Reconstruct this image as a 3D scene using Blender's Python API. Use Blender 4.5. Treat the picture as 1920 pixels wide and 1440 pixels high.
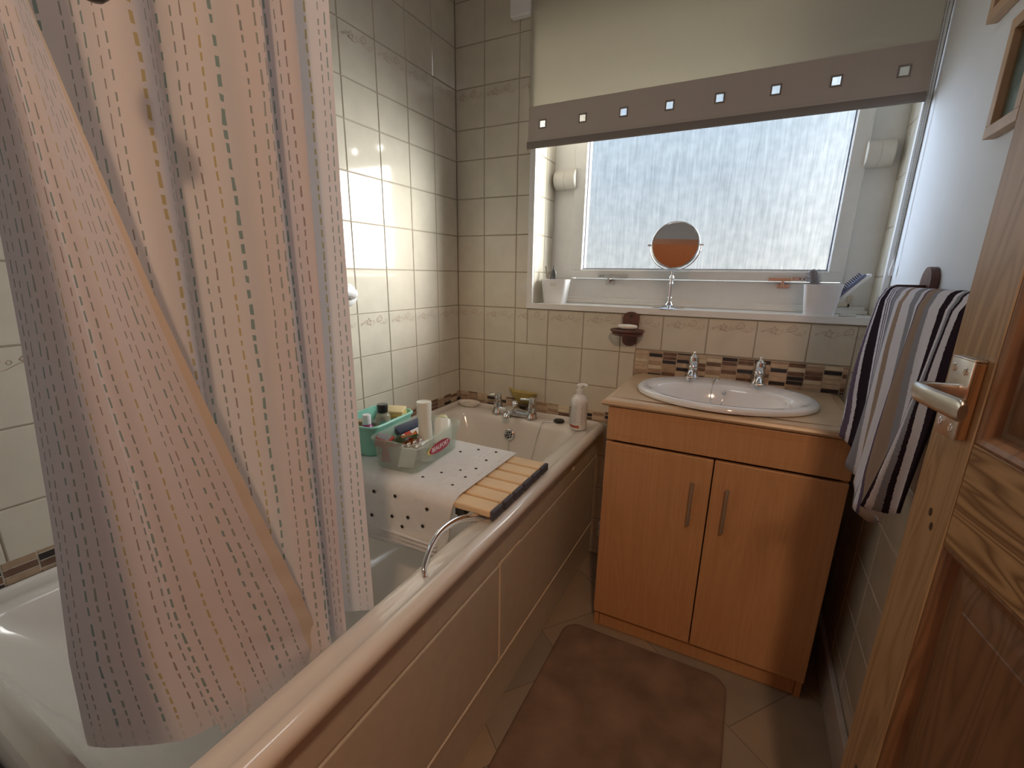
import bpy, bmesh, math, random
from mathutils import Vector, Matrix
random.seed(7)
PI = math.pi
for o in list(bpy.data.objects): bpy.data.objects.remove(o)
SC = bpy.context.scene
COL = SC.collection

# ---------------------------------------------------------------- camera
def rotm(a, b, c): return Matrix.Rotation(a, 4, 'Z') @ Matrix.Rotation(b, 4, 'X') @ Matrix.Rotation(c, 4, 'Z')
cam = bpy.data.cameras.new('camera'); camo = bpy.data.objects.new('camera', cam); COL.objects.link(camo)
camo.matrix_world = Matrix.Translation((1.15433, -1.7316, 1.17639)) @ rotm(0.47823, 1.30707, 0.01494)
cam.sensor_width = 36; cam.sensor_fit = 'HORIZONTAL'; cam.lens = 850.44 / 1920 * 36
cam.shift_x = 7.09 / 1920; cam.shift_y = 24.26 / 1920; cam.clip_start = 0.01
SC.camera = camo
# ---------------------------------------------------------------- colour management
SC.view_settings.view_transform = 'Standard'; SC.view_settings.look = 'None'
SC.view_settings.gamma = 1; SC.view_settings.exposure = 0.5; SC.view_settings.use_curve_mapping = False
SC.cycles.max_bounces = 10; SC.cycles.diffuse_bounces = 6; SC.cycles.transparent_max_bounces = 16
SC.cycles.use_denoising = True; SC.cycles.sample_clamp_indirect = 4
SC.cycles.caustics_reflective = False; SC.cycles.caustics_refractive = False
# ---------------------------------------------------------------- world: bright hazy sky, brightest round the sun
SKY = 0.50; LOBE = 44.0; LOBE_N = 13.0; SUNDIR = (0.79, 0.60, 0.16)
w = bpy.data.worlds.new('sky'); SC.world = w; w.use_nodes = True
nt = w.node_tree; N = nt.nodes; L = nt.links; N.clear()
tc = N.new('ShaderNodeTexCoord')
def wmath(op, a, b=None):
    n = N.new('ShaderNodeMath'); n.operation = op
    for i, v in enumerate((a, b)):
        if v is None: continue
        if isinstance(v, (int, float)): n.inputs[i].default_value = v
        else: L.new(v, n.inputs[i])
    return n.outputs[0]
vd = N.new('ShaderNodeVectorMath'); vd.operation = 'DOT_PRODUCT'
vd.inputs[1].default_value = Vector(SUNDIR).normalized(); L.new(tc.outputs['Generated'], vd.inputs[0])
lobe = wmath('MULTIPLY', wmath('POWER', wmath('MAXIMUM', vd.outputs['Value'], 0.0), LOBE_N), LOBE)
sx = N.new('ShaderNodeSeparateXYZ'); L.new(tc.outputs['Generated'], sx.inputs[0])
rp = N.new('ShaderNodeValToRGB'); L.new(wmath('ADD', wmath('MULTIPLY', sx.outputs[2], 1.6), 0.35), rp.inputs[0])
rp.color_ramp.elements[0].color = (1.0, 0.96, 0.86, 1); rp.color_ramp.elements[0].position = 0.2
rp.color_ramp.elements[1].color = (0.66, 0.88, 1.10, 1); rp.color_ramp.elements[1].position = 0.75
m1 = N.new('ShaderNodeVectorMath'); m1.operation = 'SCALE'; L.new(rp.outputs[0], m1.inputs[0]); m1.inputs['Scale'].default_value = SKY
m2 = N.new('ShaderNodeVectorMath'); m2.operation = 'SCALE'; m2.inputs[0].default_value = (1.0, 0.97, 0.90); L.new(lobe, m2.inputs['Scale'])
# extra blue-white lobe out of view to the left, added to light the right wall
vd3 = N.new('ShaderNodeVectorMath'); vd3.operation = 'DOT_PRODUCT'
vd3.inputs[1].default_value = Vector((-0.92, 0.38, 0.20)).normalized(); L.new(tc.outputs['Generated'], vd3.inputs[0])
lobe3 = wmath('MULTIPLY', wmath('POWER', wmath('MAXIMUM', vd3.outputs['Value'], 0.0), 17.0), 13.0)
m3 = N.new('ShaderNodeVectorMath'); m3.operation = 'SCALE'; m3.inputs[0].default_value = (0.74, 0.88, 1.10); L.new(lobe3, m3.inputs['Scale'])
ad0 = N.new('ShaderNodeVectorMath'); L.new(m2.outputs[0], ad0.inputs[0]); L.new(m3.outputs[0], ad0.inputs[1])
ad = N.new('ShaderNodeVectorMath'); L.new(m1.outputs[0], ad.inputs[0]); L.new(ad0.outputs[0], ad.inputs[1])
bg = N.new('ShaderNodeBackground'); L.new(ad.outputs[0], bg.inputs[0]); bg.inputs[1].default_value = 1.0
wo = N.new('ShaderNodeOutputWorld'); L.new(bg.outputs[0], wo.inputs[0])
w.cycles.sampling_method = 'AUTOMATIC'
def lamp(name, kind, loc, power, color, size=0.3, look=None, size_y=None):
    l = bpy.data.lights.new(name, kind); l.energy = power; l.color = color
    if kind == 'AREA':
        l.size = size
        if size_y: l.shape = 'RECTANGLE'; l.size_y = size_y
    else: l.shadow_soft_size = size
    o = bpy.data.objects.new(name, l); COL.objects.link(o); o.location = loc
    if look is not None: o.rotation_euler = (Vector(look) - Vector(loc)).to_track_quat('-Z', 'Y').to_euler()
    return o
# light portal filling the window opening (sampling aid only: it gives no light of its own)
po = lamp('window_portal', 'AREA', (0.94, 0.26, 1.55), 1, (1, 1, 1), 1.1, (0.94, -1, 1.55), 1.0); po.data.cycles.is_portal = True
# the hall's ceiling lamp behind the camera, warm; and an added unseen fill light under the bathroom ceiling
lamp('hall_lamp', 'AREA', (1.50, -2.38, 2.25), 9.0, (1.0, 0.64, 0.38), 0.12, (0.9, -1.0, 0.4))
lamp('bathroom_fill_light', 'AREA', (0.80, -0.95, 2.33), 0.9, (0.93, 0.97, 1.0), 0.30, (0.80, -0.95, 0.0))

# ---------------------------------------------------------------- materials
MATS = {}
class NB:
    """small node-building helper"""
    def __init__(s, name):
        s.m = bpy.data.materials.new(name); s.m.use_nodes = True
        s.nt = s.m.node_tree; s.nt.nodes.clear()
        s.out = s.n('ShaderNodeOutputMaterial')
    def n(s, t, **kw):
        n = s.nt.nodes.new(t)
        for k, v in kw.items(): setattr(n, k, v)
        return n
    def l(s, a, b): s.nt.links.new(a, b)
    def put(s, sock, v):
        if hasattr(v, 'links') or isinstance(v, bpy.types.NodeSocket): s.l(v, sock)
        else: sock.default_value = v
    def math(s, op, a, b=None, c=None):
        n = s.n('ShaderNodeMath', operation=op)
        for i, v in enumerate((a, b, c)):
            if v is not None: s.put(n.inputs[i], v)
        return n.outputs[0]
    def coord(s, which='Object', scale=(1, 1, 1), rot=(0, 0, 0)):
        t = s.n('ShaderNodeTexCoord'); mp = s.n('ShaderNodeMapping')
        mp.inputs['Scale'].default_value = scale; mp.inputs['Rotation'].default_value = rot
        s.l(t.outputs[which], mp.inputs[0]); return mp.outputs[0]
    def noise(s, vec, scale, detail=3, rough=.5, dist=0):
        n = s.n('ShaderNodeTexNoise'); s.l(vec, n.inputs['Vector'])
        n.inputs['Scale'].default_value = scale; n.inputs['Detail'].default_value = detail
        n.inputs['Roughness'].default_value = rough; n.inputs['Distortion'].default_value = dist
        return n.outputs[0]
    def ramp(s, f, stops, interp='LINEAR'):
        r = s.n('ShaderNodeValToRGB'); s.put(r.inputs[0], f); cr = r.color_ramp; cr.interpolation = interp
        while len(cr.elements) < len(stops): cr.elements.new(.5)
        for e, (p, c) in zip(cr.elements, stops): e.position = p; e.color = (*c[:3], 1)
        return r.outputs[0]
    def mix(s, f, a, b):
        m = s.n('ShaderNodeMix', data_type='RGBA'); s.put(m.inputs[0], f)
        for k, v in ((6, a), (7, b)):
            if isinstance(v, tuple): m.inputs[k].default_value = (*v[:3], 1)
            else: s.l(v, m.inputs[k])
        return m.outputs[2]
    def bump(s, h, strength=.2, dist=.002):
        b = s.n('ShaderNodeBump'); b.inputs['Strength'].default_value = strength; b.inputs['Distance'].default_value = dist
        s.l(h, b.inputs['Height']); return b.outputs[0]
    def pbr(s, color, rough=.5, metal=0, bump=None, **kw):
        p = s.n('ShaderNodeBsdfPrincipled')
        if isinstance(color, tuple): p.inputs['Base Color'].default_value = (*color[:3], 1)
        else: s.l(color, p.inputs['Base Color'])
        s.put(p.inputs['Roughness'], rough); p.inputs['Metallic'].default_value = metal
        if bump is not None: s.l(bump, p.inputs['Normal'])
        for k, v in kw.items(): s.put(p.inputs[k.replace('_', ' ')], v)
        return p
    def done(s, sh):
        s.l(sh.outputs[0], s.out.inputs[0]); MATS[s.m.name] = s.m; return s.m

def simple(name, color, rough=.5, metal=0, var=.06, vs=30, bstr=0, **kw):
    b = NB(name); v = b.coord()
    n = b.noise(v, vs, 3)
    c2 = tuple(x * (1 - var) for x in color); c3 = tuple(min(1, x * (1 + var)) for x in color)
    col = b.ramp(n, [(.3, c2), (.7, c3)])
    bp = b.bump(b.noise(v, vs * 6, 2), bstr, .001) if bstr else None
    return b.done(b.pbr(col, rough, metal, bp, **kw))

TILE = simple('cream_glazed_tile', (.60, .565, .475), .09, var=.05, vs=14, bstr=0, Coat_Weight=.15, Coat_Roughness=.05)
GROUT = simple('grey_grout', (.33, .28, .22), .8)
MOTIF = simple('printed_tile_motif', (.36, .24, .19), .4)
PAINTW = simple('pale_blue_grey_wall_paint', (.72, .745, .77), .7, var=.02, vs=6, bstr=.25)
CEIL = simple('white_ceiling_paint', (.75, .74, .72), .8)
HALLP = simple('peach_hall_paint', (.80, .45, .24), .8)
UPVC = simple('white_upvc', (.74, .75, .74), .32, var=.02)
UPVC2 = simple('offwhite_plastic', (.66, .65, .60), .4, var=.03)
SEAL = simple('grey_rubber_seal', (.10, .10, .13), .6)
ACRYL = simple('cream_bath_enamel', (.76, .73, .68), .12, var=.015, vs=5, Coat_Weight=.5, Coat_Roughness=.05)
PANEL = simple('beige_bath_panel', (.58, .54, .46), .38, var=.04)
PANELW = simple('pale_panel_edging', (.78, .70, .58), .4)
CHROME = simple('chrome', (.80, .81, .83), .10, 1, var=.03)
BRUSHED = simple('brushed_aluminium', (.70, .69, .67), .28, 1, var=.05)
DARKM = simple('dark_tarnished_metal', (.10, .09, .08), .4, .8)
CERAM = simple('white_ceramic', (.76, .77, .80), .08, var=.01, Coat_Weight=.6, Coat_Roughness=.03)
BIRCH = simple('pale_slat_wood', (.80, .60, .38), .45, var=.08, vs=10)
WHITEP = simple('white_plastic', (.78, .79, .80), .35, var=.02)
RUBBERW = simple('white_rubber_mat', (.74, .73, .73), .55, var=.03, vs=60, bstr=.6)
GREYCAP = simple('dark_grey_rubber', (.07, .07, .09), .6)
BLACKP = simple('black_plastic', (.015, .015, .018), .3)
MINT = simple('mint_green_plastic', (.27, .62, .50), .35, var=.03)
SOAP = simple('white_soap', (.82, .78, .72), .5)
MAHOG = simple('dark_reddish_wood', (.13, .055, .04), .35, var=.3, vs=20)
YELLOWS = simple('yellow_sponge', (.72, .58, .22), .9, var=.25, vs=60, bstr=.8)
YELLOWP = simple('yellow_plastic_dish', (.46, .36, .11), .35, var=.1)
BLINDM = simple('cream_blind_fabric_x', (.5, .5, .4), .8)
LILAC = simple('purple_label', (.30, .02, .16), .3)
NAVY = simple('navy_card', (.03, .045, .10), .4)
REDC = simple('red_card', (.50, .05, .03), .4)
WCARD = simple('white_card', (.70, .72, .76), .5)
FOIL = simple('silver_foil', (.75, .77, .80), .25, 1, var=.2, vs=50, bstr=1)
DGREEN = simple('dark_green_wrapper', (.06, .09, .03), .3, var=.3)
ORANGEC = simple('orange_print', (.75, .30, .06), .4, var=.3)
MAROON = simple('maroon_label', (.32, .01, .05), .35)
LABYEL = simple('yellow_print', (.75, .65, .15), .4)
LABW = simple('white_print', (.85, .85, .85), .4)
GREYPR = simple('grey_print', (.30, .30, .33), .5)
REDPR = simple('red_brown_print', (.42, .10, .06), .5)
RUGM = simple('brown_bath_rug', (.22, .145, .10), 1.0, var=.25, vs=9, bstr=.9)
PIPEW = simple('painted_pipe', (.55, .48, .40), .5)
PICT = simple('dim_print_paper', (.30, .33, .31), .6, var=.4, vs=12)
FRAMEW = simple('light_oak_frame', (.50, .34, .21), .45, var=.12, vs=14)
BRISTLE = simple('grey_bristle', (.22, .21, .22), .5)
BLUEGREY = simple('blue_grey_plastic', (.16, .18, .28), .4)
CHAINM = simple('grey_bead_chain', (.42, .41, .36), .4, .3)
DARKHOLE = simple('dark_recess', (.02, .015, .012), .8)
GREYSKIRT = simple('grey_skirting_paint', (.48, .46, .43), .5)

def wood(name, axis, c1, c2, c3, scale=1, rough=.4, knots=False):
    b = NB(name); s = [9, 9, 9]; s[axis] = .7
    v = b.coord('Object', tuple(x * scale for x in s))
    n1 = b.noise(v, 2.2, 2, .5, .6)
    rings = b.math('FRACT', b.math('MULTIPLY', n1, 11))
    tri = b.math('ABSOLUTE', b.math('SUBTRACT', b.math('MULTIPLY', rings, 2), 1))
    fine = b.noise(b.coord('Object', tuple((160 if i != axis else 4) for i in range(3))), 1.0, 2)
    col = b.ramp(tri, [(0, c1), (.55, c2), (1, c3)])
    col = b.mix(b.math('MULTIPLY', fine, .35), col, tuple(x * .6 for x in c1))
    return b.done(b.pbr(col, rough, 0, b.bump(fine, .12, .001), Coat_Weight=.25, Coat_Roughness=.25))
PINE_Z = wood('pine_stile', 2, (.34, .21, .105), (.46, .30, .16), (.50, .33, .18))
PINE_X = wood('pine_rail_strong_grain', 0, (.19, .10, .04), (.48, .31, .15), (.54, .36, .18), 1.0)
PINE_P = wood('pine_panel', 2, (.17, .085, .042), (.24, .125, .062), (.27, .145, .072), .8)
BEECH = wood('beech_veneer', 2, (.54, .30, .145), (.57, .32, .16), (.59, .335, .17), .8, .36)
BEECHT = wood('pale_beech_worktop', 0, (.56, .40, .25), (.62, .45, .29), (.64, .47, .31), .8, .34)

# mosaic stones
MOS = [simple('mosaic_beige', (.52, .40, .29), .35, var=.15, vs=40), simple('mosaic_tan', (.36, .25, .17), .35, var=.2, vs=40),
       simple('mosaic_brown', (.16, .09, .06), .25, var=.3, vs=40), simple('mosaic_dark', (.035, .028, .03), .2, var=.3, vs=40),
       simple('mosaic_pale', (.62, .54, .40), .35, var=.1, vs=40)]

# floor vinyl
b = NB('stone_effect_vinyl'); v = b.coord('Object', (1, 1, 1), (0, 0, math.radians(38)))
br = b.n('ShaderNodeTexBrick'); b.l(v, br.inputs['Vector'])
br.inputs['Scale'].default_value = 1; br.inputs['Brick Width'].default_value = .34; br.inputs['Row Height'].default_value = .30
br.inputs['Mortar Size'].default_value = .0012; br.inputs['Color1'].default_value = (.44, .33, .22, 1)
br.inputs['Color2'].default_value = (.27, .255, .22, 1); br.inputs['Mortar'].default_value = (.13, .10, .08, 1)
col = b.mix(b.math('MULTIPLY', b.noise(v, 9, 4), .6), br.outputs[0], (.16, .13, .10))
VINYL = b.done(b.pbr(col, .35))

# frosted reeded glass
b = NB('streaked_privacy_glass'); v = b.coord('Object', (60, 60, 3.2))
n = b.noise(v, 2.4, 3, .6, .5); n2 = b.noise(b.coord('Object', (1, 1, 1)), 34, 3)
f = b.math('ADD', b.math('MULTIPLY', n, .7), b.math('MULTIPLY', n2, .3))
tcol = b.ramp(f, [(.36, (.76, .78, .79)), (.52, (.90, .91, .92)), (.66, (1, 1, 1))])
tr = b.n('ShaderNodeBsdfTransparent'); b.l(tcol, tr.inputs[0])
tl = b.n('ShaderNodeBsdfTranslucent'); tl.inputs[0].default_value = (.9, .93, .95, 1)
gl = b.n('ShaderNodeBsdfGlossy'); gl.inputs['Roughness'].default_value = .25
mx = b.n('ShaderNodeMixShader'); mx.inputs[0].default_value = .02; b.l(tr.outputs[0], mx.inputs[1]); b.l(tl.outputs[0], mx.inputs[2])
mx2 = b.n('ShaderNodeMixShader'); mx2.inputs[0].default_value = .03; b.l(mx.outputs[0], mx2.inputs[1]); b.l(gl.outputs[0], mx2.inputs[2])
GLASS = b.done(mx2)

# clear / tinted plastics that let light straight through
def clearish(name, color, opac, rough=.15):
    b = NB(name); p = b.pbr(color, rough); tr = b.n('ShaderNodeBsdfTransparent')
    tr.inputs[0].default_value = (.93, .96, .94, 1)
    m = b.n('ShaderNodeMixShader'); m.inputs[0].default_value = opac
    b.l(tr.outputs[0], m.inputs[1]); b.l(p.outputs[0], m.inputs[2]); return b.done(m)
CLEARBOX = clearish('clear_box_plastic', (.66, .72, .67), .26)
CLEARBOT = clearish('clear_bottle_plastic', (.50, .47, .36), .60)
MILKY = clearish('milky_bottle_plastic', (.78, .80, .74), .90, .3)
PICGL = clearish('picture_glass', (.05, .05, .05), .10, .03)

def cloth(name, color, transl, rough=.9, pattern=None, bstr=.3):
    b = NB(name)
    col = pattern(b) if pattern else color
    d = b.n('ShaderNodeBsdfDiffuse'); t = b.n('ShaderNodeBsdfTranslucent')
    for s in (d, t):
        if isinstance(col, tuple): s.inputs[0].default_value = (*col, 1)
        else: b.l(col, s.inputs[0])
    nz = b.noise(b.coord('Object'), 700, 2)
    bp = b.bump(nz, bstr, .0006); b.l(bp, d.inputs['Normal'])
    m = b.n('ShaderNodeMixShader'); m.inputs[0].default_value = transl
    b.l(d.outputs[0], m.inputs[1]); b.l(t.outputs[0], m.inputs[2]); return b.done(m)

TEAL = (.06, .25, .25); GREYD = (.12, .19, .19); MUST = (.50, .38, .03); MAUV = (.20, .14, .13); SAGE = (.20, .30, .26)
def curtain_pattern(b):
    uv = b.n('ShaderNodeUVMap'); sp = b.n('ShaderNodeSeparateXYZ'); b.l(uv.outputs[0], sp.inputs[0])
    U, V = sp.outputs[0], sp.outputs[1]
    wob = b.math('MULTIPLY', b.math('SUBTRACT', b.noise(uv.outputs[0], 9, 2), .5), .006)
    U = b.math('ADD', U, wob)
    P = .205
    um = b.math('MULTIPLY', b.math('FRACT', b.math('DIVIDE', U, P)), P)
    lines = [(.010, TEAL, .018, .0016), (.022, GREYD, .014, .0013), (.041, MUST, .016, .0015), (.060, GREYD, .016, .0011), (.070, MAUV, .017, .0011),
             (.089, TEAL, .021, .0018), (.102, SAGE, .018, .0018), (.118, GREYD, .014, .0012), (.139, TEAL, .018, .0018),
             (.152, MUST, .015, .0013), (.168, MAUV, .018, .0012), (.179, GREYD, .017, .0012), (.195, TEAL, .019, .0018)]
    col = None; base = (.82, .80, .84)
    jn = b.noise(uv.outputs[0], 45, 1)
    for i, (off, c, ln, wd) in enumerate(lines):
        d = b.math('ABSOLUTE', b.math('SUBTRACT', um, off))
        m1 = b.math('LESS_THAN', d, b.math('MULTIPLY', b.math('ADD', jn, .55), wd * .74))
        fr = b.math('FRACT', b.math('ADD', b.math('DIVIDE', V, ln), b.math('ADD', i * .37, b.math('MULTIPLY', jn, 1.1))))
        m2 = b.math('LESS_THAN', fr, .62)
        m = b.math('MULTIPLY', m1, b.math('MULTIPLY', m2, b.math('ADD', .22, b.math('MULTIPLY', b.math('GREATER_THAN', V, .603), .45))))
        col = b.mix(m, base if col is None else col, c)
    # seam printed band close to the side hem
    return col
CURT = cloth('white_curtain_with_dashed_lines', (.8, .8, .8), .45, pattern=curtain_pattern, bstr=.15)
HEMB = cloth('tan_side_hem_band', (.76, .69, .60), .35)
BLF = cloth('cream_blind_fabric', (.62, .59, .51), .38)
BLB = cloth('taupe_blind_band', (.52, .46, .41), .08)
BLD = cloth('dark_taupe_blind_edge', (.26, .23, .21), .0)
def towel_pattern(b):
    uv = b.n('ShaderNodeUVMap'); sp = b.n('ShaderNodeSeparateXYZ'); b.l(uv.outputs[0], sp.inputs[0])
    u = b.math('ADD', sp.outputs[0], b.math('ADD', b.math('MULTIPLY', b.noise(b.coord('Object'), 300, 1), .008), b.math('MULTIPLY', b.noise(b.coord('Object'), 9, 1), .03)))
    W_, D_, G_, T_, V_ = (.72, .72, .80), (.035, .025, .035), (.30, .31, .36), (.36, .27, .22), (.14, .11, .17)
    seq = [(W_, 2.2), (V_, 1.2), (W_, .6), (D_, 3), (W_, 1), (V_, .8), (W_, .7), (D_, .6), (W_, 1), (V_, .6), (G_, 2.6), (W_, 2.4), (T_, 2), (W_, 3.4),
           (G_, 3), (W_, 1.4), (V_, .8), (T_, 2.6), (G_, 1.6), (W_, 4), (D_, 2.4), (W_, 1), (G_, 1.2), (D_, .8), (W_, 2), (D_, 3.4)]
    tot = sum(s[1] for s in seq)
    # colour ramps hold 32 stops
    stops = []; a = 0
    for c, l_ in seq: stops.append((a / tot, c)); a += l_
    return b.ramp(b.math('FRACT', u), stops, 'CONSTANT')
TOWELM = cloth('striped_terry_towel', (.5, .5, .5), .05, pattern=towel_pattern, bstr=1.0)

# ---------------------------------------------------------------- mesh helpers
def finish(o, name=None, smooth=None):
    if smooth is not None:
        for p in o.data.polygons: p.use_smooth = True
        try: o.data.set_sharp_from_angle(angle=math.radians(smooth))
        except Exception: pass
    return o
def link(bm, name, mats, parent=None, smooth=None, loc=None):
    me = bpy.data.meshes.new(name); bm.to_mesh(me); bm.free()
    for m in (mats if isinstance(mats, (list, tuple)) else [mats]): me.materials.append(m)
    o = bpy.data.objects.new(name, me); COL.objects.link(o)
    if parent is not None: o.parent = parent
    if loc is not None: o.location = loc
    return finish(o, None, smooth)
def box(bm, x0, x1, y0, y1, z0, z1, mi=0, bev=0, seg=2):
    vs = [bm.verts.new((x, y, z)) for z in (z0, z1) for y in (y0, y1) for x in (x0, x1)]
    F = [(0, 2, 3, 1), (4, 5, 7, 6), (0, 1, 5, 4), (2, 6, 7, 3), (0, 4, 6, 2), (1, 3, 7, 5)]
    fs = [bm.faces.new([vs[i] for i in f]) for f in F]
    for f in fs: f.material_index = mi
    if bev:
        es = list({e for f in fs for e in f.edges})
        r = bmesh.ops.bevel(bm, geom=es, offset=bev, segments=seg, affect='EDGES', profile=.5)
        for f in r['faces']: f.material_index = mi
    return vs
def lathe(bm, prof, seg=32, mi=0, M=None, arc=2 * PI):
    rings = []
    for r, z in prof:
        if r < 1e-6: rings.append([bm.verts.new((0, 0, z))])
        else: rings.append([bm.verts.new((r * math.cos(2 * PI * k / seg), r * math.sin(2 * PI * k / seg), z)) for k in range(seg)])
    for a, c in zip(rings, rings[1:]):
        for k in range(seg):
            k2 = (k + 1) % seg
            if len(a) == 1 and len(c) == 1: continue
            if len(a) == 1: f = bm.faces.new((a[0], c[k], c[k2]))
            elif len(c) == 1: f = bm.faces.new((a[k], c[0], a[k2]))
            else: f = bm.faces.new((a[k], c[k], c[k2], a[k2]))
            f.material_index = mi
    if M is not None: bmesh.ops.transform(bm, matrix=M, verts=[v for r in rings for v in r])
    return rings
def loft(bm, rings, closed=True, cap0=False, cap1=False, mi=0):
    R = [[bm.verts.new(p) for p in r] for r in rings]
    n = len(R[0])
    for a, c in zip(R, R[1:]):
        for k in range(n if closed else n - 1):
            k2 = (k + 1) % n
            bm.faces.new((a[k], a[k2], c[k2], c[k])).material_index = mi
    if cap0: bm.faces.new(R[0][::-1]).material_index = mi
    if cap1: bm.faces.new(R[-1]).material_index = mi
    return R
def tube(bm, pts, r, seg=10, mi=0, cap=True, flat=1.0):
    pts = [Vector(p) for p in pts]; rr = r if isinstance(r, (list, tuple)) else [r] * len(pts)
    up = Vector((0, 0, 1)); rings = []
    for i, p in enumerate(pts):
        d = (pts[min(i + 1, len(pts) - 1)] - pts[max(i - 1, 0)]).normalized()
        u = up if abs(d.dot(up)) < .97 else Vector((0, 1, 0))
        s = d.cross(u).normalized(); t = s.cross(d).normalized()
        rings.append([p + s * math.cos(2 * PI * k / seg) * rr[i] + t * math.sin(2 * PI * k / seg) * rr[i] * flat for k in range(seg)])
    return loft(bm, rings, True, cap, cap, mi)
def rrect(x0, x1, y0, y1, r, z, n=6):
    out = []
    for cx, cy, a0 in ((x1 - r, y1 - r, 0), (x0 + r, y1 - r, 90), (x0 + r, y0 + r, 180), (x1 - r, y0 + r, 270)):
        for k in range(n + 1):
            a = math.radians(a0 + 90 * k / n); out.append((cx + r * math.cos(a), cy + r * math.sin(a), z))
    return out
def catmull(P, n=8):
    P = [Vector(p) for p in P]; out = []
    for i in range(len(P) - 1):
        p0, p1, p2, p3 = P[max(i - 1, 0)], P[i], P[i + 1], P[min(i + 2, len(P) - 1)]
        for k in range(n):
            t = k / n
            out.append(.5 * ((2 * p1) + (-p0 + p2) * t + (2 * p0 - 5 * p1 + 4 * p2 - p3) * t * t + (-p0 + 3 * p1 - 3 * p2 + p3) * t ** 3))
    out.append(P[-1]); return out
def tag(o, label, cat, group=None, kind=None):
    o['label'] = label; o['category'] = cat
    if group: o['group'] = group
    if kind: o['kind'] = kind
    return o
def struct(o, label=None):
    o['kind'] = 'structure'
    if label: o['label'] = label
    return o
def empty(name, loc=(0, 0, 0), rz=0, rot=None):
    o = bpy.data.objects.new(name, None); COL.objects.link(o); o.location = loc; o.rotation_euler = rot if rot else (0, 0, rz)
    o.empty_display_size = .05; return o
def M3(loc, rx=0, ry=0, rz=0):
    return Matrix.Translation(loc) @ Matrix.Rotation(rz, 4, 'Z') @ Matrix.Rotation(ry, 4, 'Y') @ Matrix.Rotation(rx, 4, 'X')

# ---------------------------------------------------------------- constants of the room
W = 1.508; ZF = 0.0; ZC = 2.36; YN = -1.72
PX = .1505; PZ = .1455; Z0 = .895
rows = [Z0 + PZ * j for j in range(-7, 6)]          # last: 1.6225
rows += [1.7354, 1.881, 2.0264, 2.172, 2.3175, 2.463]
cols = [-.017 + PX * i for i in range(0, 13)]
MOTROWS = (Z0, 1.7354)

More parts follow.
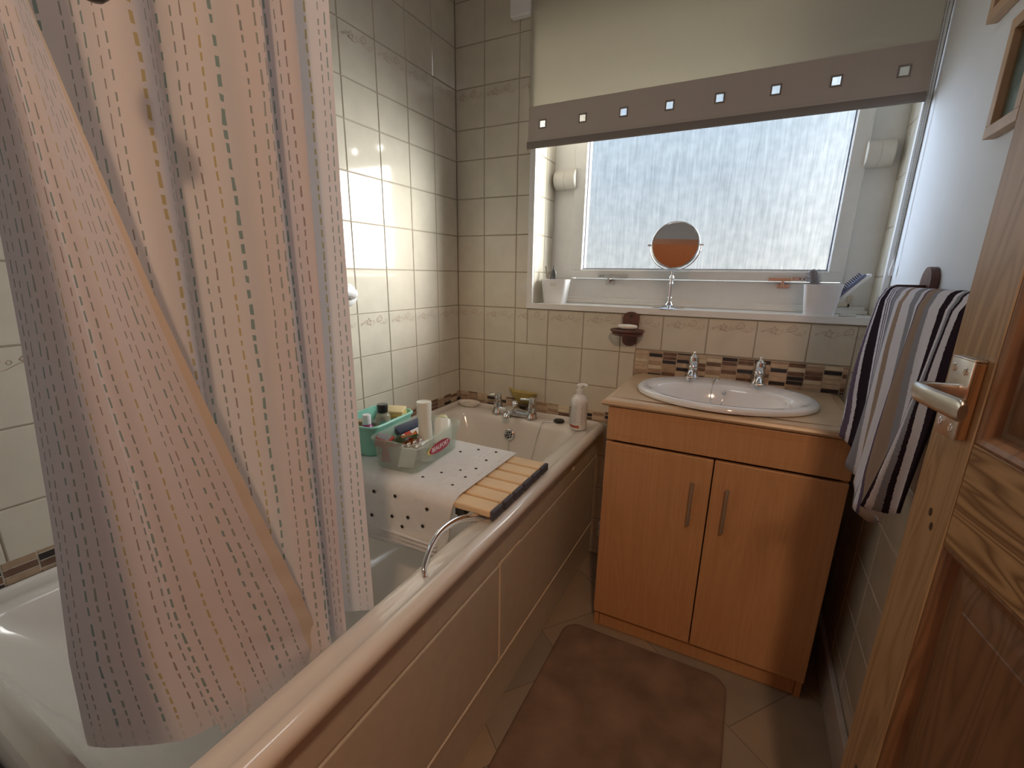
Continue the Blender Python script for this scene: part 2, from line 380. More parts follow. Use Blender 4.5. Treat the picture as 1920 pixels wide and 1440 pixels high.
def leafpoly(cx, cy, s, a, kind=0):
    base = [(0, -1), (.35, -.25), (1, -.1), (.5, .35), (.6, 1), (0, .6), (-.6, .9), (-.45, .3), (-1, -.1), (-.3, -.3)] if kind == 0 else \
           [(-1, .1), (-.3, .55), (.5, .9), (1, .2), (.7, -.5), (0, -.35), (-.5, -.6)]
    ca, sa = math.cos(a), math.sin(a)
    return [(cx + s * (x * ca - y * sa), cy + s * (x * sa + y * ca)) for x, y in base]
def tile_wall(bm, org, U, V, Nn, us, vs, clip, holes=(), motif=True, h=.0022, g=.0013):
    """glazed tiles as bevelled plates in plane org+u*U+v*V with outward normal Nn; clip=(u0,u1,v0,v1)"""
    org, U, V, Nn = Vector(org), Vector(U), Vector(V), Vector(Nn)
    def P(u, v, d): return org + U * u + V * v + Nn * d
    flip = U.cross(V).dot(Nn) < 0
    def face(ps, mi):
        q = [bm.verts.new(p) for p in ps]
        if flip: q.reverse()
        bm.faces.new(q).material_index = mi
    rg = random.Random(3)
    def stroke(pts, wd, d):
        for (a, c), (e, f) in zip(pts, pts[1:]):
            dx, dy = e - a, f - c; ln = math.hypot(dx, dy)
            if ln < 1e-5: continue
            nx, ny = -dy / ln * wd, dx / ln * wd
            face([P(a - nx, c - ny, d), P(e - nx, f - ny, d), P(e + nx, f + ny, d), P(a + nx, c + ny, d)], 2)
    for u0, u1 in zip(us, us[1:]):
        for v0, v1 in zip(vs, vs[1:]):
            a0, a1, b0, b1 = max(u0, clip[0]), min(u1, clip[1]), max(v0, clip[2]), min(v1, clip[3])
            pieces = [(a0, a1, b0, b1)]
            for (h0, h1, k0, k1) in holes:
                nxt = []
                for (a, c, e, f) in pieces:
                    if c <= h0 or a >= h1 or f <= k0 or e >= k1: nxt.append((a, c, e, f)); continue
                    if a < h0: nxt.append((a, h0, e, f))
                    if c > h1: nxt.append((h1, c, e, f))
                    m0, m1_ = max(a, h0), min(c, h1)
                    if e < k0: nxt.append((m0, m1_, e, k0))
                    if f > k1: nxt.append((m0, m1_, k1, f))
                pieces = nxt
            for (a, c, e, f) in pieces:
                if c - a < .006 or f - e < .006: continue
                a, c, e, f = a + g, c - g, e + g, f - g; bv = .0018
                ds = [h + rg.uniform(-.00022, .00022) for _ in range(4)]
                o_ = [P(a, e, 0), P(c, e, 0), P(c, f, 0), P(a, f, 0)]
                i_ = [P(a + bv, e + bv, ds[0]), P(c - bv, e + bv, ds[1]), P(c - bv, f - bv, ds[2]), P(a + bv, f - bv, ds[3])]
                face(i_, 1)
                for k in range(4): face([o_[k], o_[(k + 1) % 4], i_[(k + 1) % 4], i_[k]], 1)
            if motif and any(abs(v0 - mz) < .001 for mz in MOTROWS) and u0 >= clip[0] - .03:
                # ivy leaves drawn along the top of the tile
                t = v1 - .030; d = h + .0006
                for lx, ly, s_, an, kd in ((.050, 0, .013, .5, 0), (.100, .007, .014, .2, 1)):
                    pl = leafpoly(u0 + lx, t + ly, s_, an, kd)
                    if min(p[0] for p in pl) > clip[0] and max(p[0] for p in pl) < clip[1] and not any(h0 < u0 + lx < h1 and k0 < t < k1 for h0, h1, k0, k1 in holes):
                        stroke(pl + [pl[0]], .0007, d)
                        stroke([(u0 + lx - s_ * .7, t + ly - s_ * .2), (u0 + lx + s_ * .5, t + ly + s_ * .4)], .0005, d)
                vine = [(u0 + .012 + k * .009, t - .006 + .006 * math.sin(k * .9)) for k in range(15)]
                vine = [p for p in vine if clip[0] + .004 < p[0] < clip[1] - .004 and not any(h0 < p[0] < h1 and k0 < p[1] < k1 for h0, h1, k0, k1 in holes)]
                stroke(vine, .0004, d)
                for k in range(5):
                    cx = u0 + (.018, .030, .072, .122, .136)[k]; cy = t + (-.004, .003, .002, -.006, .001)[k]
                    if clip[0] + .01 < cx < clip[1] - .01: stroke([(cx + .004 * math.cos(j * 1.05), cy + .004 * math.sin(j * 1.05)) for j in range(7)], .0004, d)
def mosaic(bm, org, U, V, Nn, ulen, nrow, rh, bw, seed, mi0, dark=.3, d=.004):
    org, U, V, Nn = Vector(org), Vector(U), Vector(V), Vector(Nn); rg = random.Random(seed)
    flip = U.cross(V).dot(Nn) < 0
    def P(u, v, dd): return org + U * u + V * v + Nn * dd
    def face(ps, mi):
        q = [bm.verts.new(p) for p in ps]
        if flip: q.reverse()
        bm.faces.new(q).material_index = mi
    H = nrow * rh; n = int(math.ceil(ulen / bw))
    face([P(0, 0, d * .5), P(ulen, 0, d * .5), P(ulen, H, d * .5), P(0, H, d * .5)], mi0 + 5)
    for i in range(n):
        off = (rh * .5 if i % 2 else 0)
        for j in range(-1, nrow + 1):
            v0, v1 = max(0, j * rh + off), min(H, (j + 1) * rh + off)
            u0, u1 = i * bw, min(ulen, (i + 1) * bw)
            if v1 - v0 < .003 or u1 - u0 < .006: continue
            u0 += .0009; u1 -= .0009; v0 += .0008; v1 -= .0008
            r = rg.random(); mi = mi0 + (3 if r < dark * .45 else 2 if r < dark else 1 if r < dark + .3 else 4 if r > .93 else 0)
            o_ = [P(u0, v0, 0), P(u1, v0, 0), P(u1, v1, 0), P(u0, v1, 0)]; e = .0008
            i_ = [P(u0 + e, v0 + e, d), P(u1 - e, v0 + e, d), P(u1 - e, v1 - e, d), P(u0 + e, v1 - e, d)]
            face(i_, mi)
            for k in range(4): face([o_[k], o_[(k + 1) % 4], i_[(k + 1) % 4], i_[k]], mi)

# ---------------------------------------------------------------- room shell
bm = bmesh.new(); box(bm, -.1, 2.3, -3.3, .1, -.06, 0); struct(link(bm, 'floor', VINYL))
bm = bmesh.new(); box(bm, -.1, 2.3, -3.3, .26, ZC, ZC + .05); struct(link(bm, 'ceiling', CEIL))
WX0, WX1, WZ0, WZ1, WD = .362, W, 1.062, 2.08, .19      # window reveal
WALLM = [GROUT, TILE, MOTIF] + MOS + [simple('pale_mosaic_grout', (.50, .42, .33), .7)]
bm = bmesh.new()
for x0, x1, z0, z1 in ((-.1, WX0, 0, ZC), (WX0, W + .1, 0, WZ0 - .004), (WX0, W + .1, WZ1, ZC)):
    box(bm, x0, x1, 0.0, .25, z0, z1)
box(bm, W, W + .1, 0, .25, WZ0 - .004, WZ1)
tile_wall(bm, (0, 0, 0), (1, 0, 0), (0, 0, 1), (0, -1, 0), cols, rows, (0, W, 0, ZC),
          holes=((WX0 - .02, W + 1, 1.040, WZ1 + .02), (.795, 1.460, .60, .913)))
# tiled left and right sides of the window reveal
yl = [0, .10, .30]
tile_wall(bm, (WX0, 0, 0), (0, 1, 0), (0, 0, 1), (1, 0, 0), yl, rows, (.004, WD, WZ0, WZ1), motif=False)
tile_wall(bm, (W, 0, 0), (0, 1, 0), (0, 0, 1), (-1, 0, 0), yl, rows, (.004, WD, WZ0, WZ1), motif=False)
mosaic(bm, (.797, 0, .822), (1, 0, 0), (0, 0, 1), (0, -1, 0), .66, 6, .01475, .0497, 5, 3, .36)
mosaic(bm, (.0, 0, .604), (1, 0, 0), (0, 0, 1), (0, -1, 0), .715, 3, .0155, .0497, 11, 3, .30)
struct(link(bm, 'wall_back', WALLM))
bm = bmesh.new(); box(bm, -.1, 0, YN - .1, 0, 0, ZC)
ycols = [-(.0055 + PX * k) for k in range(13)][::-1] + [0]
tile_wall(bm, (0, 0, 0), (0, 1, 0), (0, 0, 1), (1, 0, 0), ycols, rows, (YN, 0, 0, ZC))
mosaic(bm, (0, YN, .604), (0, 1, 0), (0, 0, 1), (1, 0, 0), -YN, 3, .0155, .0497, 23, 3, .5)
struct(link(bm, 'wall_left', WALLM))
bm = bmesh.new(); box(bm, W, W + .1, YN, 0, 0, ZC, 3)
tile_wall(bm, (W, 0, 0), (0, 1, 0), (0, 0, 1), (-1, 0, 0), ycols, rows, (YN, 0, 0, 1.0405))
struct(link(bm, 'wall_right', [GROUT, TILE, MOTIF, PAINTW]))
bm = bmesh.new()
box(bm, -.1, .74, YN - .10, -1.700, 0, ZC); box(bm, .74, W + .1, YN - .10, YN, 2.02, ZC)
struct(link(bm, 'wall_near', PAINTW))
bm = bmesh.new()
box(bm, -.1, 2.3, -3.4, -3.3, 0, ZC); box(bm, -.2, -.1, -3.4, YN - .1, 0, ZC); box(bm, 2.3, 2.4, -3.4, YN - .1, 0, ZC); box(bm, W + .1, 2.3, YN - .1, YN, 0, ZC)
struct(link(bm, 'wall_hall', HALLP))
# skirting along the right wall
bm = bmesh.new(); box(bm, W - .018, W - .003, -1.6, -.003, 0, .11, 0, .003)
struct(link(bm, 'baseboard_right', GREYSKIRT))
# white edging round the reveal: sill front and side strips
bm = bmesh.new()
box(bm, WX0 - .022, W - .001, -.011, .003, 1.043, 1.0655, 0, .0015); box(bm, WX0 - .022, WX0 + .002, -.011, .003, 1.0655, WZ1, 0, .0015)
struct(link(bm, 'trim_1', UPVC))
bm = bmesh.new(); box(bm, W - .016, W - .001, -.014, .004, 1.0655, WZ1, 0, .0015); struct(link(bm, 'trim_2', UPVC))
bm = bmesh.new(); box(bm, WX0 + .002, W - .003, .003, WD, 1.050, 1.0635, 0, .001); struct(link(bm, 'trim_3', UPVC))

# ---------------------------------------------------------------- window
wr = struct(empty('window_1', (0, 0, 0)), 'white plastic window with streaked privacy glass')
def ringframe(bm, x0, x1, z0, z1, t, y0, y1, bev=.002, mi=0):
    tl_, tr_, tb, tt = t
    box(bm, x0, x1, y0, y1, z0, z0 + tb, mi, bev); box(bm, x0, x1, y0, y1, z1 - tt, z1, mi, bev)
    box(bm, x0, x0 + tl_, y0, y1, z0 + tb, z1 - tt, mi, bev); box(bm, x1 - tr_, x1, y0, y1, z0 + tb, z1 - tt, mi, bev)
bm = bmesh.new()
ringframe(bm, WX0, W, WZ0 + .002, WZ1, (.094, .088, .100, .08), WD, .25)
box(bm, WX0 + .01, W - .01, WD - .012, WD, WZ0 + .002, WZ0 + .026, 0, .003)       # bead on top of the sill
box(bm, WX0 + .004, W - .004, WD - .022, WD - .010, WZ0 + .002, WZ0 + .014, 0, .002)
link(bm, 'window_frame', UPVC, wr)
bm = bmesh.new()
ringframe(bm, .457, 1.419, 1.167, 1.945, (.048, .044, .032, .045), WD - .018, .235)
ringframe(bm, .499, 1.381, 1.194, 1.906, (.008, .008, .010, .008), WD - .010, WD + .006, .001)
sash = link(bm, 'sash', UPVC, wr)
bm = bmesh.new(); ringframe(bm, .505, 1.377, 1.202, 1.902, (.005, .007, .005, .005), WD - .001, WD + .012, 0)
link(bm, 'seal', SEAL, sash)
bm = bmesh.new(); box(bm, .507, 1.375, WD + .006, WD + .010, 1.204, 1.90)
link(bm, 'pane', GLASS, sash)
for x0, x1 in ((.374, .466), (1.412, 1.484)):
    bm = bmesh.new(); M = M3(((x0 + x1) / 2, WD - .010, 1.555), ry=PI / 2); hl = (x1 - x0) / 2
    lathe(bm, [(0, -hl), (.036, -hl), (.039, -hl + .003), (.039, -.002), (.0375, 0), (.039, .002), (.039, hl - .003), (.036, hl), (0, hl)], 36, 0, M)
    link(bm, 'pivot_cover', UPVC2, wr, 35)
for xs, sg in ((.640, 1), (1.262, -1)):
    lt = bmesh.new()
    box(lt, min(xs - sg * .058, xs - sg * .008), max(xs - sg * .058, xs - sg * .008), WD - .034, WD - .020, 1.168, 1.184, 0, .002)
    a, c = sorted((xs - sg * .010, xs + sg * .062))
    box(lt, a, c, WD - .030, WD - .023, 1.166, 1.180, 0, .002)
    box(lt, xs - .030, xs + .008, WD - .006, WD + .001, 1.142, 1.157, 0, .001)
    box(lt, xs - .020, xs - .010, WD - .022, WD - .002, 1.148, 1.170, 0, .001)
    hd = link(lt, 'latch', BRUSHED, wr)
    bm = bmesh.new()
    for k in range(2):
        lathe(bm, [(.0025, 0), (.0025, .001), (0, .001)], 10, 0, M3((xs - sg * (.046 - .012 * k), WD - .0342, 1.176), rx=PI / 2))
    link(bm, 'screw', DARKM, hd)
# window restrictor wire and bracket in the right corner
bm = bmesh.new()
tube(bm, [(1.375, WD - .022, 1.155), (1.440, WD - .022, 1.104)], .0012, 6)
box(bm, 1.36, 1.452, WD - .020, WD - .001, 1.088, 1.098, 0, .001); box(bm, 1.444, 1.455, WD - .020, WD - .001, 1.088, 1.125, 0, .001)
link(bm, 'restrictor', PIPEW, wr)

# ---------------------------------------------------------------- roller blind
rb = tag(empty('roller_blind', (0, 0, 0)), 'cream roller blind pulled halfway down over the window with a taupe holed band', 'blind')
def strip(bm, x0, x1, z0, z1, y, holes=(), nx=1, mi=0, uvz=None):
    xs_ = [x0]; 
    for a, c, e, f in holes: xs_ += [a, c]
    xs_.append(x1)
    zs_ = sorted({z0, z1} | {h[2] for h in holes} | {h[3] for h in holes})
    cache = {}
    def vv(x, z):
        k = (round(x, 5), round(z, 5))
        if k not in cache: cache[k] = bm.verts.new((x, y, z))
        return cache[k]
    for a, c in zip(xs_, xs_[1:]):
        for e, f in zip(zs_, zs_[1:]):
            if any(abs(a - h[0]) < 1e-5 and abs(c - h[1]) < 1e-5 and e >= h[2] - 1e-6 and f <= h[3] + 1e-6 for h in holes): continue
            bm.faces.new((vv(a, e), vv(c, e), vv(c, f), vv(a, f))).material_index = mi
BX0, BX1, BY = .336, 1.494, -.020
bm = bmesh.new(); box(bm, BX0, BX1, BY - .0006, BY + .0006, 1.768, 2.29); link(bm, 'fabric', BLF, rb)
hx = [.394, .547, .691, .840, .988, 1.139, 1.286, 1.435]
bm = bmesh.new(); hs = [(x - .0105, x + .0105, 1.7005, 1.7225) for x in hx]
box(bm, BX0, BX1, BY - .0024, BY - .0012, 1.7225, 1.773); box(bm, BX0, BX1, BY - .0024, BY - .0012, 1.655, 1.7005)
ex_ = [BX0] + [v for h_ in hs for v in h_[:2]] + [BX1]
for q_ in range(0, len(ex_), 2): box(bm, ex_[q_], ex_[q_ + 1], BY - .0024, BY - .0012, 1.7005, 1.7225)
bandp = link(bm, 'band', BLB, rb)
for x in hx:
    bm = bmesh.new(); ringframe(bm, x - .0145, x + .0145, 1.6965, 1.7265, (.0045,) * 4, BY - .004, BY + .0005, .0006)
    link(bm, 'eyelet_frame', BLD, rb)
bm = bmesh.new()
loft(bm, [[(x, BY + .008 * math.cos(a) * (1 if math.cos(a) > 0 else .7), 1.646 + .0135 * math.sin(a)) for a in [2 * PI * k / 16 for k in range(16)]] for x in (BX0 - .004, BX1 + .002)], True, True, True)
link(bm, 'bottom_bar', BLD, rb, 50)
bm = bmesh.new(); box(bm, BX0, BX1, BY - .0035, BY - .0016, 1.655, 1.664, 0, .0005); link(bm, 'band_stitch_fold', BLB, rb)
bm = bmesh.new()
lathe(bm, [(0, 0), (.022, 0), (.022, BX1 - BX0), (0, BX1 - BX0)], 24, 0, M3((BX0, BY + .002 - .020, 2.30), ry=PI / 2))
link(bm, 'roller_tube', BLF, rb, 40)
# bead chain of the blind
bm = bmesh.new()
for sx_ in (0, .011):
    z = 2.29 - sx_; k = 0
    top, bot = (1.484 + sx_ * .9, -.030 + .012 * (sx_ > 0)), (1.494 + sx_ * .25, -.055)
    while z > 1.245:
        t = (2.29 - z) / (2.29 - 1.24)
        x = top[0] + (bot[0] - top[0]) * t; y = top[1] + (bot[1] - top[1]) * t
        bmesh.ops.create_icosphere(bm, subdivisions=1, radius=.0021, matrix=Matrix.Translation((x, y, z))); z -= .0054; k += 1
    tube(bm, [(top[0], top[1], 2.29), (bot[0], bot[1], 1.24)], .0007, 5)
ch = tag(link(bm, 'blind_chain', CHAINM, None, 60), 'beaded pull chain hanging at the right side of the blind', 'chain')
bm = bmesh.new()
lathe(bm, [(0, -.028), (.004, -.026), (.0055, -.012), (.003, .004), (.0022, .016), (0, .018)], 14, 0, M3((1.4955, -.055, 1.215)))
link(bm, 'chain_weight', WHITEP, ch, 50)

# ---------------------------------------------------------------- bathtub
bt = tag(empty('bathtub', (0, 0, 0)), 'cream enamelled bathtub along the left wall with beige panelled side', 'bathtub')
bm = bmesh.new()
def bring(x0, x1, y0, y1, r, z): return rrect(x0, x1, y0, y1, r, z, 10)
rings = [bring(.005, .694, -1.638, -.006, .022, .560), bring(.005, .705, -1.643, -.006, .026, .576), bring(.005, .707, -1.644, -.006, .028, .588),
         bring(.005, .703, -1.642, -.006, .030, .598), bring(.006, .694, -1.638, -.007, .030, .604), bring(.008, .684, -1.632, -.008, .030, .6055),
         bring(.012, .676, -1.626, -.012, .030, .602), bring(.016, .670, -1.620, -.016, .030, .5985), bring(.045, .648, -1.615, -.06, .05, .599),
         bring(.066, .632, -1.606, -.105, .055, .598), bring(.076, .622, -1.598, -.116, .06, .589), bring(.082, .616, -1.592, -.121, .065, .570),
         bring(.100, .602, -1.555, -.135, .13, .47), bring(.120, .586, -1.50, -.155, .14, .37), bring(.140, .570, -1.43, -.18, .14, .28), bring(.160, .552, -1.38, -.22, .12, .245), bring(.195, .52, -1.32, -.28, .09, .232), bring(.30, .42, -1.0, -.5, .05, .229)]
loft(bm, rings, True, False, True)
link(bm, 'tub', ACRYL, bt, 40)
bm = bmesh.new()
box(bm, .662, .672, -1.64, -.004, 0, .57, 0, .001)
for y0, y1 in ((-1.64, -.843), (-.835, -.012)):
    box(bm, .670, .676, y0, y1, .158, .456, 0, .0025)
box(bm, .668, .6765, -1.64, -.006, .466, .562, 0, .002)
sp_ = link(bm, 'side_panel', PANEL, bt)
bm = bmesh.new()
box(bm, .671, .6775, -1.64, -.010, .149, .155, 0, .001)
box(bm, .671, .6775, -.842, -.8365, .155, .459, 0, .001); box(bm, .671, .6770, -.013, -.007, .155, .54, 0, .001)
box(bm, .671, .6770, -.8365, -.72, .458, .462, 0, .001)
link(bm, 'panel_edging', PANELW, sp_)
for y, z in ((-.30, .515), (-.826, .553), (-1.463, .544)):
    bm = bmesh.new(); lathe(bm, [(0, -.001), (.010, -.001), (.009, .002), (.004, .0045), (0, .005)], 18, 0, M3((.6765, y, z), ry=PI / 2))
    link(bm, 'screw_cap', PANELW, sp_, 50)
# overflow with slots
ov = empty('overflow', (.332, -.1295, .525)); ov.parent = bt
bm = bmesh.new(); Mo = M3((0, 0, 0), rx=PI / 2 - .14)
lathe(bm, [(0, .004), (.016, .0045), (.0215, .006), (.025, .004), (.026, -.004)], 32, 0, Mo)
for k in range(6):
    a = k * PI / 3 + .3
    lathe(bm, [(0, .0056), (.0036, .0056), (.0036, .004)], 10, 1, Mo @ Matrix.Translation((.0105 * math.cos(a), .0105 * math.sin(a), 0)))
lathe(bm, [(0, .0056), (.0028, .0056), (.0028, .004)], 10, 1, Mo)
link(bm, 'overflow_cover', [CHROME, DARKHOLE], ov, 40)
# grab handle
bm = bmesh.new()
pth = catmull([(.655, -1.118, .596), (.648, -1.108, .612), (.638, -1.07, .634), (.630, -1.02, .640), (.630, -.96, .633), (.640, -.90, .612), (.650, -.88, .596)], 6)
tube(bm, pth, [.0050] * len(pth), 14, 0, True, 1.9)
link(bm, 'grab_handle', CHROME, bt, 60)

# bath mixer tap
mt = tag(empty('bath_mixer_tap', (.334, -.088, .600)), 'chrome bath mixer tap with two lever handles on the back ledge of the bathtub', 'tap')
bm = bmesh.new()
for sx_ in (-1, 1):
    px_ = sx_ * .080
    lathe(bm, [(0, 0), (.025, 0), (.025, .005), (.021, .010), (.018, .035), (.0185, .046), (.0165, .056), (.016, .066), (0, .067)], 24, 0, M3((px_, 0, 0)))
tube(bm, [(-.080, 0, .020), (-.055, -.004, .015), (-.02, -.012, .020), (.02, -.012, .020), (.055, -.004, .015), (.080, 0, .020)], [.017, .016, .019, .019, .016, .017], 14)
tube(bm, catmull([(0, .010, .030), (0, -.015, .036), (0, -.05, .034), (0, -.078, .022), (0, -.084, .010)], 5), [.020] * 4 + [.018] * 5 + [.016] * 7 + [.014] * 5, 16, 0, True, .7)
lathe(bm, [(0, .03), (.014, .03), (.013, .048), (.016, .052), (.013, .062), (.006, .066), (0, .066)], 20, 0, M3((0, .002, 0)))
link(bm, 'tap_body', CHROME, mt, 45)
for sx_ in (-1, 1):
    bm = bmesh.new(); px_ = sx_ * .080
    lathe(bm, [(0, .067), (.0135, .067), (.0145, .072), (.0140, .085), (.008, .089), (0, .089)], 20, 0, M3((px_, 0, 0)))
    ex = px_ - (.044 if sx_ < 0 else .052)
    tube(bm, [(px_, 0, .079), (px_ - .02, -.002, .079), (ex + .004, -.004, .078), (ex, -.004, .078)], [.0085, .0065, .0090, .006], 10, 0, True, .8)
    link(bm, 'lever', CHROME, mt, 45)

def oval_dish(bm, a, bq, h, M=None, t=.004, ripple=0):
    rg = []
    for s_, z in ((.6, 0), (.75, .001), (1, h), (1.0 - t / a, h), (.72, t), (.3, t)):
        rg.append([(a * s_ * math.cos(q), bq * s_ * math.sin(q), z) for q in [2 * PI * k / 36 for k in range(36)]])
    rr_ = loft(bm, rg, True, True, True)
    if M is not None: bmesh.ops.transform(bm, matrix=M, verts=[v for r in rr_ for v in r])
bm = bmesh.new(); oval_dish(bm, .055, .036, .016, None); box(bm, -.03, .03, -.014, .014, .003, .012, 0, .005)
tag(link(bm, 'soap_dish', SOAP, None, 40, (.088, -.060, .6025)), 'oval cream soap dish in the back left corner of the bathtub ledge', 'dish')
bm = bmesh.new()
rg = []
for s_, z in ((.30, 0), (.42, .001), (.70, .026), (.93, .047), (1, .052), (.95, .051), (.66, .027), (.36, .004)):
    rg.append([(.068 * s_ * math.cos(q), .022 * s_ * math.sin(q), z + (.010 * (math.cos(q) < 0) * math.cos(q) ** 4) * (z > .03)) for q in [2 * PI * k / 36 for k in range(36)]])
loft(bm, rg, True, True, True)
tag(link(bm, 'yellow_dish', YELLOWP, None, 60, (.345, -.034, .640)), 'yellow boat shaped dish behind the bath tap against the tiles', 'dish')
# plug and chain
bm = bmesh.new(); lathe(bm, [(0, 0), (.020, 0), (.022, .003), (.021, .008), (.012, .010), (0, .0105)], 26)
pg = tag(link(bm, 'bath_plug', BLACKP, None, 40, (.532, -.080, .602)), 'black bath plug lying on the ledge beside the white pump bottle', 'plug')
bm = bmesh.new()
for pts_ in ([(.532, -.080, .613), (.51, -.092, .603), (.485, -.104, .6015), (.472, -.113, .594), (.458, -.131, .53), (.440, -.150, .42), (.420, -.20, .285), (.40, -.32, .238)], [(.332, -.134, .50), (.34, -.152, .42), (.35, -.175, .33), (.37, -.24, .247), (.40, -.32, .238)]):
    tube(bm, [(p[0] - .532, p[1] + .080, p[2] - .602) for p in catmull(pts_, 6)], .0014, 6)
link(bm, 'plug_chain', CHROME, pg, 60)

# pump bottle
pb = tag(empty('pump_bottle', (.626, -.118, .602), .0), 'tall white pump bottle with a red band standing on the bath corner ledge', 'bottle')
bm = bmesh.new()
lathe(bm, [(0, 0), (.029, 0), (.032, .004), (.032, .100), (.033, .105), (.033, .112), (.031, .120), (.024, .131), (.014, .137), (.014, .142), (0, .142)], 36)
link(bm, 'bottle_body', WHITEP, pb, 40)
bm = bmesh.new()
lathe(bm, [(0, .140), (.0135, .140), (.0135, .156), (.008, .158), (.008, .168), (0, .168)], 24)
box(bm, -.011, .011, -.010, .010, .166, .178, 0, .004)
tube(bm, [(0, 0, .174), (.018, -.004, .177), (.032, -.008, .174)], [.007, .006, .0045], 12)
link(bm, 'pump_head', WHITEP, pb, 45)
def band(bm, r, z0, z1, a0, a1, n=24, mi=0):
    loft(bm, [[(r * math.cos(a0 + (a1 - a0) * k / n), r * math.sin(a0 + (a1 - a0) * k / n), z) for k in range(n + 1)] for z in (z0, z1)], False, mi=mi)
bm = bmesh.new(); band(bm, .0323, .010, .020, -2.7, -1.15)
link(bm, 'red_band', REDPR, pb)
bm = bmesh.new(); rg_ = random.Random(4)
for k in range(12):
    z = .030 + k * .0058; a = -2.75; 
    while a < -1.5:
        l_ = rg_.uniform(.08, .34); band(bm, .0323, z, z + .0018, a, min(a + l_, -1.5), 6); a += l_ + .06
for k in range(10):
    band(bm, .0323, .026 + k * .0075, .0285 + k * .0075, -1.0 + rg_.uniform(0, .08), -.72 - rg_.uniform(0, .1), 4)
link(bm, 'printed_text', GREYPR, pb)

# ---------------------------------------------------------------- bath board, mat and boxes
bd = tag(empty('bath_board', (.335, -.725, .6035)), 'slatted pale wooden bath board lying across the bathtub', 'bath board')
for k in range(6):
    y0 = -.168 + k * .0570
    bm = bmesh.new(); box(bm, -.318, .340, y0, y0 + .0485, .013, .031, 0, .004)
    link(bm, 'slat', BIRCH, bd)
    bm = bmesh.new(); box(bm, .340, .351, y0 - .0005, y0 + .049, .008, .0315, 0, .004, 3); link(bm, 'end_cap', GREYCAP, bd)
bm = bmesh.new()
box(bm, .235, .262, -.160, .160, -.010, .0125, 0, .003)
tube(bm, [(.25, -.155, -.010), (.25, -.155, -.026)], .009, 10)
link(bm, 'batten', DARKM, bd)
# rubber mat over the board, its front half hanging into the bath
mat_prof = catmull([(-.552, .6415), (-.63, .6415), (-.74, .642), (-.83, .6425), (-.872, .641), (-.898, .628), (-.906, .600), (-.909, .535), (-.910, .468)], 8)
bm = bmesh.new(); xs_ = [.150 + .425 * k / 40 for k in range(41)]
def matpt(x, p):
    y, z = p[0], p[1]
    c = 0
    wav = .010 * math.sin((x - .2) * 11 + .8) * max(0, min(1, (.63 - z) / .1))
    return (x - .020 * max(0, min(1, (.625 - z) / .14)) * max(0, (x - .35) / .225), y - wav * .8, z)
grid = [[bm.verts.new(matpt(x, p)) for x in xs_] for p in mat_prof]
for a, c in zip(grid, grid[1:]):
    for k in range(len(xs_) - 1): bm.faces.new((a[k], a[k + 1], c[k + 1], c[k]))
bmesh.ops.recalc_face_normals(bm, faces=bm.faces[:])
matm = link(bm, 'bath_mat', RUBBERW, None, 50)
sd = matm.modifiers.new('thick', 'SOLIDIFY'); sd.thickness = .003; sd.offset = 0
tag(matm, 'white rubber bath mat draped over the slatted board', 'bath mat')
# embossed ribs and drain holes of the mat
bm = bmesh.new()
for x in (.492, .503, .556, .567):
    for y0, y1 in ((-.865, -.775), (-.755, -.655), (-.640, -.575)): box(bm, x, x + .0022, y0, y1, .6425, .6449, 0, .0006)
for z in (.482, .494, .506): box(bm, .20, .530, -.9155 - .004, -.911, z, z + .002)
link(bm, 'ribs', RUBBERW, matm)
bm = bmesh.new()
for x, y in ((.420, -.632), (.496, -.748), (.460, -.787), (.433, -.835), (.530, -.836), (.533, -.779), (.529, -.717), (.524, -.651), (.518, -.581), (.46, -.59)):
    bm = bmesh.new(); lathe(bm, [(0, .0004), (.0042, .0004), (.0042, -.001)], 14, 0, Matrix.Translation((x, y, .6440))); link(bm, 'drain_hole', DARKHOLE, matm)
for x, z in ((.266, .612), (.326, .608), (.399, .612), (.50, .600), (.266, .545), (.321, .540), (.440, .562), (.389, .553), (.485, .548), (.420, .530), (.235, .575)):
    wv = .010 * math.sin((x - .2) * 11 + .8) * max(0, min(1, (.63 - z) / .1))
    bm = bmesh.new(); lathe(bm, [(0, .0004), (.0048, .0004), (.0048, -.001)], 14, 0, M3((x, -.9100 - .0035 + (.0035 if z > .59 else 0) - wv * .8, z), rx=PI / 2)); link(bm, 'drain_hole', DARKHOLE, matm)

def openbox(name, mat, x0, x1, y0, y1, h, r, taper, t, rim, parent=None):
    bm = bmesh.new(); n = 8
    def rr(o_, z): return rrect(x0 + o_, x1 - o_, y0 + o_, y1 - o_, max(.004, r - o_ * .6), z, n)
    rings = [rr(taper + .006, 0), rr(taper, .006), rr(taper * .3, h * .7), rr(0, h - .010), rr(-rim, h - .009), rr(-rim - .001, h - .003), rr(-rim + .001, h), rr(t, h), rr(t + .001, h - .008), rr(taper * .3 + t, h * .7), rr(taper + t, .009), rr(taper + t + .005, t)]
    loft(bm, rings, True, True, True)
    return link(bm, name, mat, parent, 40)
